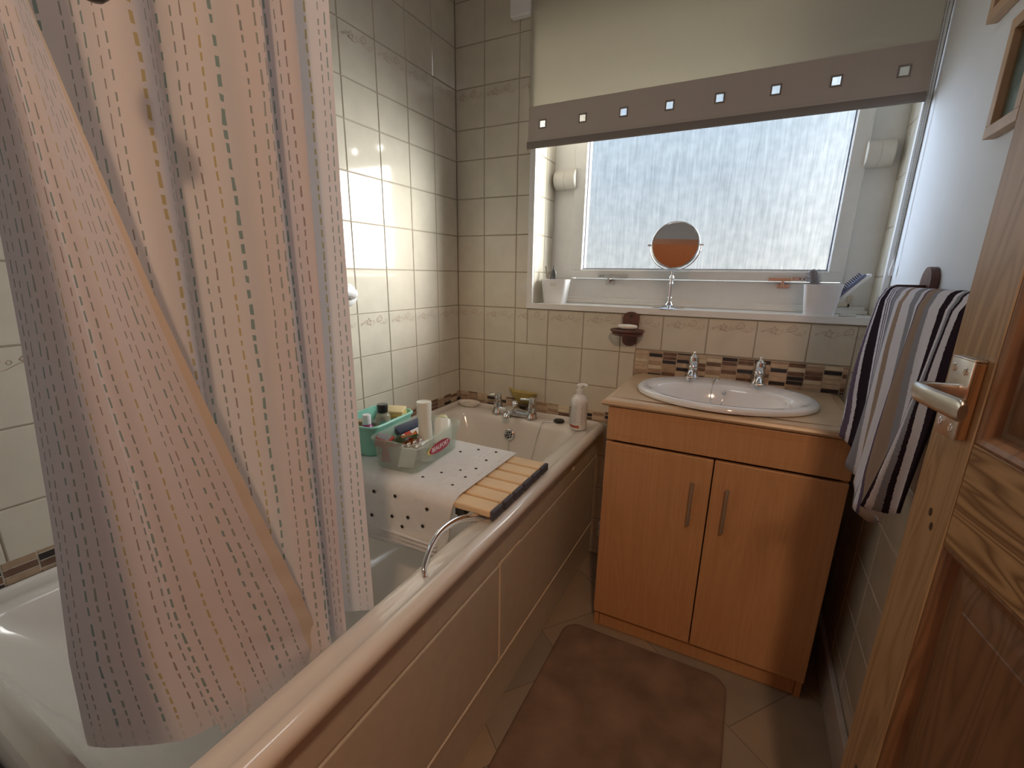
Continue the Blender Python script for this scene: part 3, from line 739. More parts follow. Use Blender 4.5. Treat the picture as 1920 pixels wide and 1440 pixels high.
# clear box: long side runs roughly along the bath
cb = tag(empty('storage_box', (.338, -.731, .6445), math.radians(4)), 'clear plastic box of toiletries with a red oval label standing on the mat', 'storage box')
openbox('box_shell', CLEARBOX, -.078, .078, -.126, .126, .092, .030, .011, .0022, .003, cb)
lb = empty('label', (.0772, -.005, .050)); lb.parent = cb; lb.rotation_euler = (PI / 2, 0, PI / 2)
bm = bmesh.new(); Ml = Matrix.Identity(4)
lathe(bm, [(0, .0006), (.5, .0006), (.5, 0)], 40, 0, Matrix.Diagonal((.112, .032, 1, 1)))
bm2 = bmesh.new(); lathe(bm2, [(0, .0003), (.5, .0003), (.5, 0)], 40, 0, Matrix.Translation((-.0075, 0, 0)) @ Matrix.Diagonal((.112, .029, 1, 1)))
link(bm2, 'label_ring', LABYEL, lb); link(bm, 'label_oval', MAROON, lb)
tx = bpy.data.curves.new('label_text', 'FONT'); tx.body = 'BEAUFORT'; tx.size = .0185; tx.align_x = 'CENTER'; tx.align_y = 'CENTER'; tx.extrude = .0002
to = bpy.data.objects.new('label_text', tx); COL.objects.link(to); to.location = (.002, 0, .001); tx.materials.append(LABW)
bpy.context.view_layer.update(); tme = bpy.data.meshes.new_from_object(to.evaluated_get(bpy.context.evaluated_depsgraph_get())); bpy.data.objects.remove(to)
to = bpy.data.objects.new('label_text', tme); COL.objects.link(to); to.parent = lb; to.location = (.002, 0, .001)
gt = tag(openbox('green_tub', MINT, -.075, .075, -.105, .105, .098, .030, .012, .0025, .004), 'mint green plastic tub of bottles behind the clear box', 'storage tub')
gt.location = (.158, -.715, .6445); gt.rotation_euler = (0, 0, math.radians(4))

def item(name, bm, mats, loc, rot, label, cat, smooth=40, group=None):
    o = link(bm, name, mats, None, smooth, loc); o.rotation_euler = rot; return tag(o, label, cat, group)
# upright milky bottle
bm = bmesh.new()
lathe(bm, [(0, 0), (.020, 0), (.0225, .004), (.0215, .06), (.0195, .10), (.0185, .122), (.0190, .126), (.0205, .150), (.0215, .172), (.0205, .176), (.019, .174), (0, .172)], 30)
item('shampoo_bottle', bm, MILKY, (.377, -.745, .650), (0, math.radians(-1), 0), 'tall milky white bottle standing upright in the clear box', 'bottle')
bm = bmesh.new()
rg = [[(.030 * s_ * math.cos(q), .020 * s_ * math.sin(q), z) for q in [2 * PI * k / 28 for k in range(28)]] for s_, z in ((.7, 0), (1, .006), (1, .07), (.85, .088), (.4, .095))]
loft(bm, rg, True, True, True)
ob = item('lotion_bottle', bm, MILKY, (.375, -.668, .664), (math.radians(-38), math.radians(8), math.radians(40)), 'pale oval bottle with a greenish round cap leaning in the clear box', 'bottle')
bm = bmesh.new(); lathe(bm, [(0, .1), (.013, .1), (.016, .096), (.016, .090)], 24); link(bm, 'cap', simple('pale_green_cap', (.62, .66, .40), .4), ob, 40)
bm = bmesh.new(); box(bm, -.052, .052, -.020, .020, -.012, .012, 0, .001)
item('navy_carton', bm, NAVY, (.292, -.700, .722), (math.radians(14), math.radians(-10), math.radians(66)), 'dark navy carton lying on top in the clear box', 'carton')
bm = bmesh.new(); box(bm, -.045, .045, -.014, .014, -.010, .010, 0, .001); box(bm, -.030, -.010, -.0142, .0142, -.0102, .0102, 1)
item('white_carton', bm, [WCARD, REDC], (.330, -.735, .716), (math.radians(20), math.radians(-12), math.radians(70)), 'white carton with a red stripe beside the upright bottle', 'carton')
bm = bmesh.new(); box(bm, -.022, .022, -.016, .016, -.014, .014, 0, .001); box(bm, -.020, .014, -.014, .014, .0135, .0145, 1)
item('red_carton', bm, [REDC, GREYPR], (.292, -.822, .716), (math.radians(8), math.radians(14), math.radians(20)), 'small red carton at the near end of the clear box', 'carton')
bm = bmesh.new()
gr = [[bm.verts.new(((i / 12 - .5) * .085, (j / 8 - .5) * .05, .006 * math.sin(i * .9) * math.cos(j * .8) + .010 * (1 - (j / 4 - 1) ** 2))) for j in range(9)] for i in range(13)]
for i in range(12):
    for j in range(8):
        f = bm.faces.new((gr[i][j], gr[i + 1][j], gr[i + 1][j + 1], gr[i][j + 1])); f.material_index = 1 if (i > 5 and 1 < j < 7) else 0
bmesh.ops.solidify(bm, geom=bm.faces[:], thickness=.004)
item('wrapped_packet', bm, [DGREEN, ORANGEC], (.338, -.800, .722), (math.radians(-10), math.radians(-14), math.radians(38)), 'crinkled dark green packet with an orange flower in the clear box', 'packet', 60)
bm = bmesh.new(); box(bm, -.035, .035, -.022, .022, -.001, .001, 0)
for i in range(4):
    for j in range(2):
        lathe(bm, [(.007, 0), (.006, .005), (.003, .007), (0, .0075)], 14, 0, Matrix.Translation((-.026 + i * .0173, -.010 + j * .020, .001)))
item('blister_pack', bm, FOIL, (.368, -.795, .708), (math.radians(25), math.radians(-10), math.radians(55)), 'silver foil blister pack in the clear box', 'blister pack')
for i, (x, y, z, a, c, mt_, nm, lab) in enumerate(((.306, -.820, .682, .1, .5, REDC, 'pink_sachet', 'red sachet seen through the near side of the clear box'),
                                       (.337, -.826, .682, -.2, .1, GREYPR, 'grey_sachet', 'grey sachet showing through the side of the clear box'),
                                       (.372, -.822, .682, .25, .9, WCARD, 'white_sachet', 'white sachet standing inside the clear box below the foil pack'),
                                       (.290, -.770, .682, -.2, 1.4, WCARD, 'paper_packet', 'pale paper packet low down in the clear box'))):
    bm = bmesh.new(); box(bm, -.022, .022, -.004, .004, -.028, .028, 0, .002)
    item(nm, bm, mt_, (x, y, z), (0, a, c), lab, 'sachet')
# contents of the green tub
bm = bmesh.new(); lathe(bm, [(0, 0), (.018, 0), (.020, .003), (.020, .070), (.014, .082), (.010, .085), (.010, .088), (0, .088)], 26)
o = item('purple_bottle', bm, [LILAC], (.180, -.775, .652), (0, 0, 0), 'purple and pink bottle with a white cap in the green tub', 'bottle')
bm = bmesh.new(); lathe(bm, [(0, .084), (.013, .084), (.013, .110), (.011, .113), (0, .113)], 22); link(bm, 'cap', WHITEP, o, 40)
bm = bmesh.new(); band(bm, .0204, .045, .064, 0, 2 * PI, 30); link(bm, 'pink_label', simple('bright_pink_label', (.65, .03, .40), .25), o, 60)
bm = bmesh.new(); lathe(bm, [(0, 0), (.021, 0), (.023, .004), (.023, .078), (.018, .086), (.012, .088), (.012, .092), (0, .092)], 26)
o = item('cologne_bottle', bm, [CLEARBOT], (.186, -.712, .668), (0, 0, 0), 'clear bottle with a black cap and silver badge in the green tub', 'bottle')
bm = bmesh.new(); lathe(bm, [(0, .090), (.0155, .090), (.0165, .094), (.0165, .112), (.015, .115), (0, .115)], 24); link(bm, 'cap', BLACKP, o, 40)
bm = bmesh.new(); lathe(bm, [(0, .001), (.016, .001), (.016, 0)], 24, 0, M3((.017, -.017, .052), rx=PI / 2, rz=PI / 4)); link(bm, 'badge', FOIL, o, 40)
bm = bmesh.new(); box(bm, -.034, .034, -.022, .022, -.016, .006, 0, .005); box(bm, -.034, .034, -.022, .022, .006, .016, 1, .004)
item('bath_sponge', bm, [YELLOWS, simple('pale_yellow_sponge_top', (.74, .64, .38), .9)], (.180, -.650, .738), (math.radians(12), 0, math.radians(20)), 'yellow sponge lying on top in the green tub', 'sponge')
bm = bmesh.new(); lathe(bm, [(0, 0), (.02, 0), (.02, .08), (0, .082)], 20)
item('amber_jar', bm, [simple('amber_plastic', (.42, .27, .12), .4)], (.138, -.745, .652), (0, 0, 0), 'tan coloured jar behind the black capped bottle in the green tub', 'jar')
bm = bmesh.new(); box(bm, -.03, .03, -.02, .02, 0, .05, 0, .004)
item('folded_cloth', bm, [simple('grey_flannel', (.30, .29, .25), .9)], (.120, -.660, .652), (0, 0, .2), 'grey folded flannel deep inside the green tub', 'cloth')

# white grab rail on the left wall, its end showing past the curtain
gh = tag(empty('grab_rail', (0, 0, 0)), 'white rounded grab rail end on the left wall beside the curtain', 'grab rail')
bm = bmesh.new()
pth = catmull([(.003, -.650, 1.105), (.030, -.652, 1.108), (.052, -.680, 1.115), (.055, -.76, 1.13), (.055, -.95, 1.17), (.052, -1.03, 1.185), (.030, -1.05, 1.19), (.003, -1.052, 1.19)], 6)
tube(bm, pth, .016, 16); link(bm, 'rail', WHITEP, gh, 60)
bm = bmesh.new(); lathe(bm, [(0, .002), (.036, .002), (.036, .012), (.030, .020), (.018, .024), (0, .024)], 28, 0, M3((.002, -.652, 1.105), ry=PI / 2)); link(bm, 'rail_mount', WHITEP, gh, 45)

# ---------------------------------------------------------------- shower curtain
def interp(tab, z):
    if z <= tab[0][0]: return tab[0][1]
    for (a, va), (c, vc) in zip(tab, tab[1:]):
        if z <= c: t = (z - a) / (c - a); return va + (vc - va) * t
    return tab[-1][1]
Sx = [(.575, .452), (.70, .458), (2.3, .470)]; Sy = [(.575, -1.578), (.70, -1.574), (.87, -1.558), (1.10, -1.542), (1.25, -1.534), (2.3, -1.52)]
Kx = [(.575, .592), (.75, .580), (2.3, .580)]; Ky = [(.575, -1.478), (.636, -1.487), (.775, -1.502), (.93, -1.510), (1.07, -1.519), (1.20, -1.524), (1.39, -1.531), (2.3, -1.545)]
Ex = [(.575, .604), (.70, .622), (2.3, .622)]; Ey = [(.575, -1.322), (.60, -1.331), (.862, -1.405), (1.007, -1.445), (1.137, -1.479), (1.265, -1.508), (1.379, -1.532), (1.6, -1.555), (2.3, -1.58)]
main = [(.604, -1.207), (.583, -1.222), (.558, -1.243), (.580, -1.268), (.604, -1.274), (.615, -1.281), (.610, -1.289), (.586, -1.294), (.574, -1.305), (.592, -1.311), (.608, -1.315), (.617, -1.323), (.612, -1.332), (.600, -1.348), (.594, -1.372), (.566, -1.404), (.578, -1.425), (.598, -1.444), (.588, -1.462), (.556, -1.474), (.530, -1.482), (.500, -1.496), (.470, -1.512)]
bm = bmesh.new(); uvl = bm.loops.layers.uv.new('UVMap')
zs = [.565 + (2.34 - .565) * (k / 150) for k in range(151)]
gridc = []
for z in zs:
    t = (z - .565) / 1.775
    P_ = []
    for i, (x, y) in enumerate(main):
        amp = 1 + .10 * math.sin(z * 3.1 + i)
        P_.append((.600 + (x - .600) * amp * 1.4 if i < 15 else x, y + .004 * math.sin(z * 4 + i * 1.7) - .004 * max(0, 1 - t * 2), 0))
    S_ = (interp(Sx, z), interp(Sy, z)); K_ = (interp(Kx, z), interp(Ky, z)); E_ = (interp(Ex, z), interp(Ey, z))
    P_.append((S_[0] - .001, S_[1] + .018, 0)); P_.append((*S_, 0))
    b2 = .012 * max(0, min(1, (1.3 - z) / .6))
    for q in (.2, .4, .6, .78): P_.append((S_[0] + (K_[0] - S_[0]) * q, S_[1] + (K_[1] - S_[1]) * q - b2 * math.sin(q * PI) * 1.2 + .0015 * math.sin(q * 19 + z * 2), 0))
    P_.append((K_[0] - .012, K_[1] + .006, 0)); P_.append((K_[0] + .002, K_[1] - .007, 0))
    for q in (.16, .4, .7): P_.append((K_[0] + (E_[0] - K_[0]) * (q ** .8) + .004 * math.sin(q * PI), K_[1] + (E_[1] - K_[1]) * q, 0))
    P_.append((*E_, 0))
    row = catmull(P_, 6)
    # small puckers next to the side hem near the bottom
    n_ = len(row)
    for j in range(n_ - 16, n_):
        pk = max(0, min(1, (1.0 - z) / .3)) * max(0, (j - (n_ - 16)) / 16)
        row[j].x += .0022 * pk * math.sin(z * 95 + j * .35)
    gridc.append((z, row))
ulen = [0]
r0 = gridc[14][1]
for a, c in zip(r0, r0[1:]): ulen.append(ulen[-1] + (c - a).length)
def hemz(z, j, n_): return z
V_ = [[bm.verts.new((p.x, p.y, z)) for p in row] for z, row in gridc]
nC = len(V_[0])
for i in range(len(V_) - 1):
    for j in range(nC - 1):
        f = bm.faces.new((V_[i][j], V_[i][j + 1], V_[i + 1][j + 1], V_[i + 1][j])); f.smooth = True
        f.material_index = 1 if j >= nC - 4 else 0
        for lp, (ii, jj) in zip(f.loops, ((i, j), (i, j + 1), (i + 1, j + 1), (i + 1, j))): lp[uvl].uv = (ulen[jj], zs[ii])
cu = link(bm, 'shower_curtain', [CURT, HEMB])
tag(cu, 'white shower curtain with dashed coloured vertical lines hanging inside the bathtub', 'shower curtain')
# pull cord with a dark turned knob in front of the curtain
pc = tag(empty('pull_cord', (.668, -1.508, 1.378)), 'dark wooden pull cord knob hanging in front of the shower curtain', 'pull cord')
bm = bmesh.new(); lathe(bm, [(0, 0), (.006, .001), (.0115, .006), (.013, .014), (.011, .024), (.006, .034), (.004, .040), (0, .041)], 24); link(bm, 'knob', BLACKP, pc, 50)
bm = bmesh.new(); tube(bm, [(0, 0, .04), (0, 0, .979)], .0012, 6); link(bm, 'cord', WHITEP, pc)

# ---------------------------------------------------------------- vanity unit
vn = tag(empty('vanity_unit', (0, 0, 0)), 'beech vanity cabinet with two doors under the washbasin', 'cabinet')
VX0, VX1, VF = .818, 1.434, -.405
bm = bmesh.new()
box(bm, VX0, VX0 + .016, VF, -.005, 0, .799); box(bm, VX1 - .016, VX1, VF, -.005, 0, .799)
box(bm, VX0 + .016, VX1 - .016, VF + .02, -.02, .06, .076); box(bm, VX0 + .016, VX1 - .016, -.02, -.008, .0, .799)
box(bm, VX0 + .016, VX1 - .016, VF + .002, VF + .018, .69, .799)
link(bm, 'carcass', BEECH, vn)
bm = bmesh.new(); box(bm, VX0 + .017, VX1 - .017, VF + .003, VF + .018, .001, .061, 0, .001); link(bm, 'plinth', BEECH, vn)
def shaker(bm, x0, x1, z0, z1, y):
    box(bm, x0, x1, y - .017, y, z0, z1, 0, .0025)
    m = .020
    # fine routed line
    for a, c, e, f in ((x0 + m, x1 - m, z1 - m - .001, z1 - m), (x0 + m, x1 - m, z0 + m, z0 + m + .001), (x0 + m, x0 + m + .001, z0 + m, z1 - m), (x1 - m - .001, x1 - m, z0 + m, z1 - m)):
        box(bm, a, c, y - .0175, y - .0165, e, f)
bm = bmesh.new(); shaker(bm, VX0, VX1, .692, .797, VF - .001); link(bm, 'false_drawer_front', BEECH, vn)
for x0, x1, hx_ in ((VX0, 1.1245, 1.079), (1.1275, VX1, 1.169)):
    bm = bmesh.new(); shaker(bm, x0, x1, .066, .684, VF - .001); d = link(bm, 'door', BEECH, vn)
    bm = bmesh.new(); yb = VF - .018
    tube(bm, [(hx_, yb - .017, .478), (hx_, yb - .019, .50), (hx_, yb - .019, .59), (hx_, yb - .017, .612)], .0048, 12)
    for z in (.490, .600): tube(bm, [(hx_, yb + .001, z), (hx_, yb - .017, z)], .0038, 10)
    link(bm, 'handle', BRUSHED, d, 50)
# worktop with moulded edge
bm = bmesh.new()
ZT = .824
def wt(o_, z): return [(VX0 - .020 + o_, -.006, z), (VX0 - .020 + o_, VF - .031 + o_, z), (VX1 + .016 - o_, VF - .031 + o_, z), (VX1 + .016 - o_, -.006, z)]
loft(bm, [wt(.010, .799), wt(.003, .803), wt(.000, .808), wt(.003, .815), wt(.008, .819), wt(.024, .821), wt(.030, .8235)], True, False, False)
# flat top with the oval cut-out for the basin
oe = [bm.verts.new(p) for p in wt(.030, .8235)]
ie = [bm.verts.new((1.116 + .236 * math.cos(q), -.232 + .186 * math.sin(q), .8235)) for q in [2 * PI * k / 48 for k in range(48)]]
ed = [bm.edges.new((l_[k], l_[(k + 1) % len(l_)])) for l_ in (oe, ie) for k in range(len(l_))]
bmesh.ops.triangle_fill(bm, use_beauty=True, use_dissolve=False, edges=ed)
lo = [bm.verts.new((v.co.x, v.co.y, .803)) for v in ie]
for k in range(48): bm.faces.new((ie[k], ie[(k + 1) % 48], lo[(k + 1) % 48], lo[k]))
bmesh.ops.recalc_face_normals(bm, faces=bm.faces[:])
link(bm, 'worktop', BEECHT, vn)
# washbasin
wb = tag(empty('washbasin', (1.116, -.232, ZT)), 'white oval ceramic inset washbasin in the beech worktop', 'washbasin')
bm = bmesh.new(); A, B_ = .252, .200
def ell(a, bb, z, cy=0): return [(a * math.cos(q), bb * math.sin(q) + cy, z) for q in [2 * PI * k / 72 for k in range(72)]]
rg = [ell(A * .97, B_ * .97, -.001), ell(A, B_, .002), ell(A + .001, B_ + .001, .008), ell(A - .002, B_ - .002, .014), ell(A - .010, B_ - .010, .018), ell(A - .022, B_ - .022, .018),
      ell(.215, .142, .0145, -.030), ell(.205, .132, .010, -.033), ell(.198, .124, -.004, -.035), ell(.185, .113, -.04, -.035), ell(.15, .092, -.085, -.032), ell(.09, .06, -.110, -.030), ell(.02, .02, -.115, -.030)]
loft(bm, rg, True, False, True)
link(bm, 'basin', CERAM, wb, 50)
for nm, cx in (('a', 1.011), ('b', 1.212)):
    tp = tag(empty('basin_tap', (cx, -.078, ZT + .0165)), ('left' if nm == 'a' else 'right') + ' chrome pillar tap on the back rim of the washbasin', 'tap', 'chrome pillar taps on the washbasin')
    bm = bmesh.new()
    lathe(bm, [(0, 0), (.0235, 0), (.0235, .006), (.017, .012), (.015, .030), (.0165, .036), (.0165, .042), (.014, .046), (0, .046)], 28)
    tube(bm, catmull([(0, 0, .022), (0, -.030, .030), (0, -.055, .030), (0, -.072, .020), (0, -.075, .012)], 4), [.011] * 17, 14)
    link(bm, 'tap_body', CHROME, tp, 45)
    bm = bmesh.new()
    for k in range(4):
        a = PI / 4 + k * PI / 2
        tube(bm, [(0, 0, .060), (.011 * math.cos(a), .011 * math.sin(a), .060)], [.007, .0055], 10)
    lathe(bm, [(0, .045), (.012, .045), (.0155, .052), (.0165, .062), (.0145, .074), (.006, .079), (.0045, .084), (.0052, .088), (.003, .092), (0, .0925)], 24)
    link(bm, 'tap_head', CHROME, tp, 45)
bm = bmesh.new()
lathe(bm, [(0, 0), (.012, 0), (.010, .004), (.004, .006), (0, .012)], 18, 0, Matrix.Translation((-.031, .165, .016)))
tube(bm, catmull([(-.031, .162, .023), (-.033, .125, .019), (-.034, .094, .013), (-.034, .074, -.018), (-.030, .050, -.058), (-.018, .01, -.096), (-.008, -.02, -.104)], 5), .0014, 6)
tube(bm, catmull([(.004, .074, -.014), (-.002, .056, -.05), (-.014, .01, -.096)], 5), .0014, 6)
lathe(bm, [(0, -.004), (.007, -.004), (.007, 0), (0, .004)], 16, 0, M3((.004, .078, -.004), rx=PI / 2))
wc = link(bm, 'plug_chain', CHROME, wb, 60)

# wooden soap rack on the tiles
sr = tag(empty('soap_rack', (.772, -.0045, .983)), 'dark wooden soap rack on the tiled wall under the window', 'soap rack')
bm = bmesh.new()
outl = [(.030 * math.cos(a), .045 + .022 * math.sin(a)) for a in [PI * k / 14 for k in range(15)]] + [(-.026 * math.cos(a), -.040 - .020 * math.sin(a)) for a in [PI * k / 14 for k in range(15)]]
loft(bm, [[(x, 0, z) for x, z in outl], [(x, -.012, z) for x, z in outl]], True, True, True)
bmesh.ops.recalc_face_normals(bm, faces=bm.faces[:]); link(bm, 'back_plate', MAHOG, sr)
bm = bmesh.new()
for a, bq, z0 in ((.062, .048, .000), (.056, .042, -.012)):
    pr = []
    for z, s_ in ((z0 - .004, .92), (z0, 1), (z0 + .006, 1), (z0 + .007, .92), (z0 + .002, .82)):
        pr.append([(a * s_ * math.cos(q), -.012 - bq * .5 + bq * s_ * .5 * math.sin(q) * 1.9 - .018, z) for q in [2 * PI * k / 32 for k in range(32)]])
    loft(bm, pr, True, True, True)
link(bm, 'tray', MAHOG, sr, 40)
for z in (.052, -.046):
    bm = bmesh.new(); lathe(bm, [(0, .001), (.005, .001), (.005, 0)], 12, 0, M3((0, -.012, z), rx=PI / 2)); link(bm, 'screw', DARKM, sr)
bm = bmesh.new()
rg = [[(.037 * s_ * math.cos(q), .022 * s_ * math.sin(q), z) for q in [2 * PI * k / 28 for k in range(28)]] for s_, z in ((.6, -.008), (.9, -.006), (1, 0), (.9, .006), (.6, .008))]
loft(bm, rg, True, True, True)
tag(link(bm, 'soap_bar', SOAP, None, 60, (.770, -.052, .9985)), 'white bar of soap in the wooden soap rack', 'soap')

# ---------------------------------------------------------------- things on the sill
SZ = 1.0637
def pot(name, loc, rz, label, sx_=1, hole=True):
    p = empty(name, loc, rz); bm = bmesh.new()
    def rr(s_, r, z): return rrect(-.055 * s_ * sx_, .055 * s_ * sx_, -.040 * s_, .040 * s_, r, z, 6)
    loft(bm, [rr(.76, .010, 0), rr(.78, .011, .004), rr(.97, .014, .090), rr(1.0, .015, .096), rr(.98, .014, .0965), rr(.95, .012, .095), rr(.75, .010, .005)], True, True, True)
    link(bm, 'pot_body', WHITEP, p, 40)
    if hole:
        bm = bmesh.new(); box(bm, -.012, .012, -.0393, -.0375, .070, .081, 0, .001); link(bm, 'label_slot', GREYPR if 0 else UPVC2, p)
    return tag(p, label, 'pot')
pot('desk_pot', (.432, .075, SZ), math.radians(4), 'white plastic pot holding a dark brush at the left end of the window sill')
pot('brush_pot', (1.353, .040, SZ), math.radians(-3), 'white plastic pot of hairbrushes at the right end of the window sill', .95, False)
bm = bmesh.new()
lathe(bm, [(0, 0), (.006, 0), (.006, .05), (.012, .062), (.013, .10), (.010, .112), (.003, .118), (.002, .135), (0, .136)], 16, 0, Matrix.Diagonal((1, .6, 1, 1)))
item('slim_brush', bm, [simple('charcoal_plastic', (.06, .06, .06), .4, var=.4, vs=80)], (.414, .075, SZ + .018), (0, math.radians(3), 0), 'dark rounded brush standing in the left white pot', 'brush')
bm = bmesh.new(); box(bm, -.004, .004, -.002, .002, 0, .14, 0, .0015)
item('thin_stick', bm, [simple('brown_file', (.22, .18, .14), .6)], (.418, .070, SZ + .012), (0, math.radians(-13), 0), 'thin brown stick leaning left in the left white pot', 'stick')
# round brushes
bm = bmesh.new(); lathe(bm, [(0, 0), (.005, 0), (.005, .06), (.012, .065), (.012, .125), (.008, .132), (0, .133)], 14)
for k in range(11):
    for j in range(12):
        a = j * PI / 6 + k * .26; z = .070 + k * .0055
        tube(bm, [(.011 * math.cos(a), .011 * math.sin(a), z), (.020 * math.cos(a), .020 * math.sin(a), z + .002)], .0007, 4)
item('round_brush', bm, BRISTLE, (1.358, .045, SZ + .016), (0, math.radians(-19), 0), 'small grey round bristle brush leaning left in the brush pot', 'hairbrush')
bm = bmesh.new()
for k in range(12):
    for j in range(4):
        tube(bm, [(-.006, -.012 + j * .008, .075 + k * .006), (-.019, -.012 + j * .008, .076 + k * .006)], .0008, 4)
box(bm, -.008, .0, -.016, .016, .07, .15, 0, .003)
hb = empty('paddle_brush', (1.358, .040, SZ + .012), 0, (0, math.radians(41), 0))
link(bm, 'bristles', BLUEGREY, hb)
bm = bmesh.new(); box(bm, .0, .011, -.018, .018, .062, .160, 0, .005, 3); box(bm, .0015, .0095, -.007, .007, 0.0, .065, 0, .003)
link(bm, 'brush_back', WHITEP, hb, 50); tag(hb, 'white backed paddle brush leaning right in the brush pot', 'hairbrush')
bm = bmesh.new(); box(bm, -.022, .022, -.014, .014, 0, .008, 0, .003, 3); lathe(bm, [(0, .009), (.007, .009), (.007, .006)], 18, 0)
tag(link(bm, 'small_plastic_clip', UPVC2, None, 40, (1.432, .045, SZ)), 'small beige plastic clip lying beside the brush pot on the sill', 'clip')
# shaving mirror
mr = tag(empty('vanity_mirror', (.893, .040, SZ)), 'round chrome shaving mirror on a pedestal on the window sill', 'mirror')
bm = bmesh.new()
lathe(bm, [(0, 0), (.056, 0), (.057, .002), (.050, .005), (.030, .009), (.014, .014), (.009, .022), (.006, .026), (.006, .036), (.008, .039), (.0055, .042), (.0055, .088), (.008, .090), (.0055, .093), (.005, .104), (.008, .108), (.007, .114), (.004, .118), (.004, .132), (0, .132)], 32)
link(bm, 'pedestal', CHROME, mr, 35)
bm = bmesh.new(); zc = .222
arc = [(.087 * math.cos(a), 0, zc + .087 * math.sin(a)) for a in [PI + PI * k / 28 for k in range(29)]]
tube(bm, arc, .0022, 10)
for sx_ in (-1, 1): tube(bm, [(sx_ * .080, 0, zc), (sx_ * .094, 0, zc)], .0038, 10)
link(bm, 'yoke', CHROME, mr, 60)
mh = empty('mirror_head', (0, 0, zc)); mh.parent = mr; mh.rotation_euler = (math.radians(-9), math.radians(-3), math.radians(6))
bm = bmesh.new()
lathe(bm, [(.076, -.005), (.081, -.004), (.0825, 0), (.081, .004), (.076, .005), (.0755, .003), (.0755, -.003), (.076, -.005)], 48, 0, M3((0, 0, 0), rx=PI / 2)); link(bm, 'mirror_rim', CHROME, mh, 60)
bm = bmesh.new(); lathe(bm, [(0, .0032), (.0757, .0032), (.0757, -.0032), (0, -.0032)], 48, 0, M3((0, 0, 0), rx=PI / 2))
b = NB('silvered_mirror_glass'); link(bm, 'mirror_glass', b.done(b.pbr((.86, .86, .86), .01, 1)), mh, 30)

# ---------------------------------------------------------------- towel rail and towel
tr_ = tag(empty('towel_rail', (W - .002, -.385, 1.150)), 'dark wooden towel rail on the right wall', 'towel rail')
for y, nm in ((0, 'bracket'), (-.50, 'bracket')):
    bm = bmesh.new()
    outl = [(.036 * math.cos(a), .020 + .036 * math.sin(a)) for a in [PI * k / 14 for k in range(15)]] + [(-.036 * math.cos(a), -.050 - .030 * math.sin(a)) for a in [PI * k / 14 for k in range(15)]]
    loft(bm, [[(0, y + u, z) for u, z in outl], [(-.014, y + u, z) for u, z in outl]], True, True, True)
    outl2 = [(-.012, .017), (-.062, .017), (-.076, .010), (-.083, -.004), (-.080, -.018), (-.070, -.026), (-.040, -.026), (-.012, -.034)]
    loft(bm, [[(x, y - .010, z) for x, z in outl2], [(x, y + .010, z) for x, z in outl2]], True, True, True)
    bmesh.ops.recalc_face_normals(bm, faces=bm.faces[:]); link(bm, nm, MAHOG, tr_)
bm = bmesh.new(); tube(bm, [(-.066, .018, -.006), (-.066, -.54, -.006)], .009, 14); link(bm, 'rail', MAHOG, tr_, 50)
def towel(name, label, y0, y1, xr, zr, zb, front=True, seed=1, u0=0.0, spread=1.0):
    bm = bmesh.new(); uvl = bm.loops.layers.uv.new('UVMap'); n = 90; rows_ = []
    prof = [(0.012, 'b')]; R_ = .0125
    for i in range(n + 1):
        t = i / n
        y = y0 + (y1 - y0) * t
        f1 = math.sin(t * 17 + seed) * .6 + math.sin(t * 31 + 2 * seed) * .4
        bot = interp([(0, zb + .01), (.15, zb - .01), (.3, zb - .03), (.5, zb - .065), (.62, zb - .075), (.75, zb - .04), (1, zb)], t) + .006 * f1
        colm = []
        back_bottom = zr - .24
        for k in range(8): colm.append((xr + R_ + .004 * f1 * (1 - k / 8), y, back_bottom + (zr - back_bottom) * k / 8))
        for k in range(9):
            a = PI * k / 8; colm.append((xr + R_ * math.cos(a), y, zr + R_ * math.sin(a)))
        for k in range(1, 27):
            s = k / 26; z = zr - (zr - bot) * s
            yy = y - .085 * min(1, s * 1.15) * (1 - t) ** .8 + (.065 * s ** 1.3) * (t ** 1.5)
            yy += .012 * math.sin(t * 12 + s * 3) * s
            xx = xr - R_ - .004 - .026 * s ** .7 * (.5 + .5 * math.sin(t * 21 + seed + s * 2.0)) ** 1.4 - .012 * s * f1
            xx -= .014 * s * (1 - t)
            colm.append((xx, yy, z))
        rows_.append(colm)
    G = [[bm.verts.new(p) for p in c_] for c_ in rows_]
    m = len(G[0])
    for i in range(n):
        for j in range(m - 1):
            f = bm.faces.new((G[i][j], G[i + 1][j], G[i + 1][j + 1], G[i][j + 1])); f.smooth = True
            for lp, (ii, jj) in zip(f.loops, ((i, j), (i + 1, j), (i + 1, j + 1), (i, j + 1))): lp[uvl].uv = (u0 + ii / n * spread, jj / m)
    o = link(bm, name, TOWELM); s_ = o.modifiers.new('thick', 'SOLIDIFY'); s_.thickness = .005; s_.offset = 0
    tg = tag(o, label, 'towel'); return o
towel('hand_towel', 'striped grey, white and brown towel hanging over the wooden rail', -.372, -.885, W - .068, 1.148, .80, spread=.93, u0=.03)

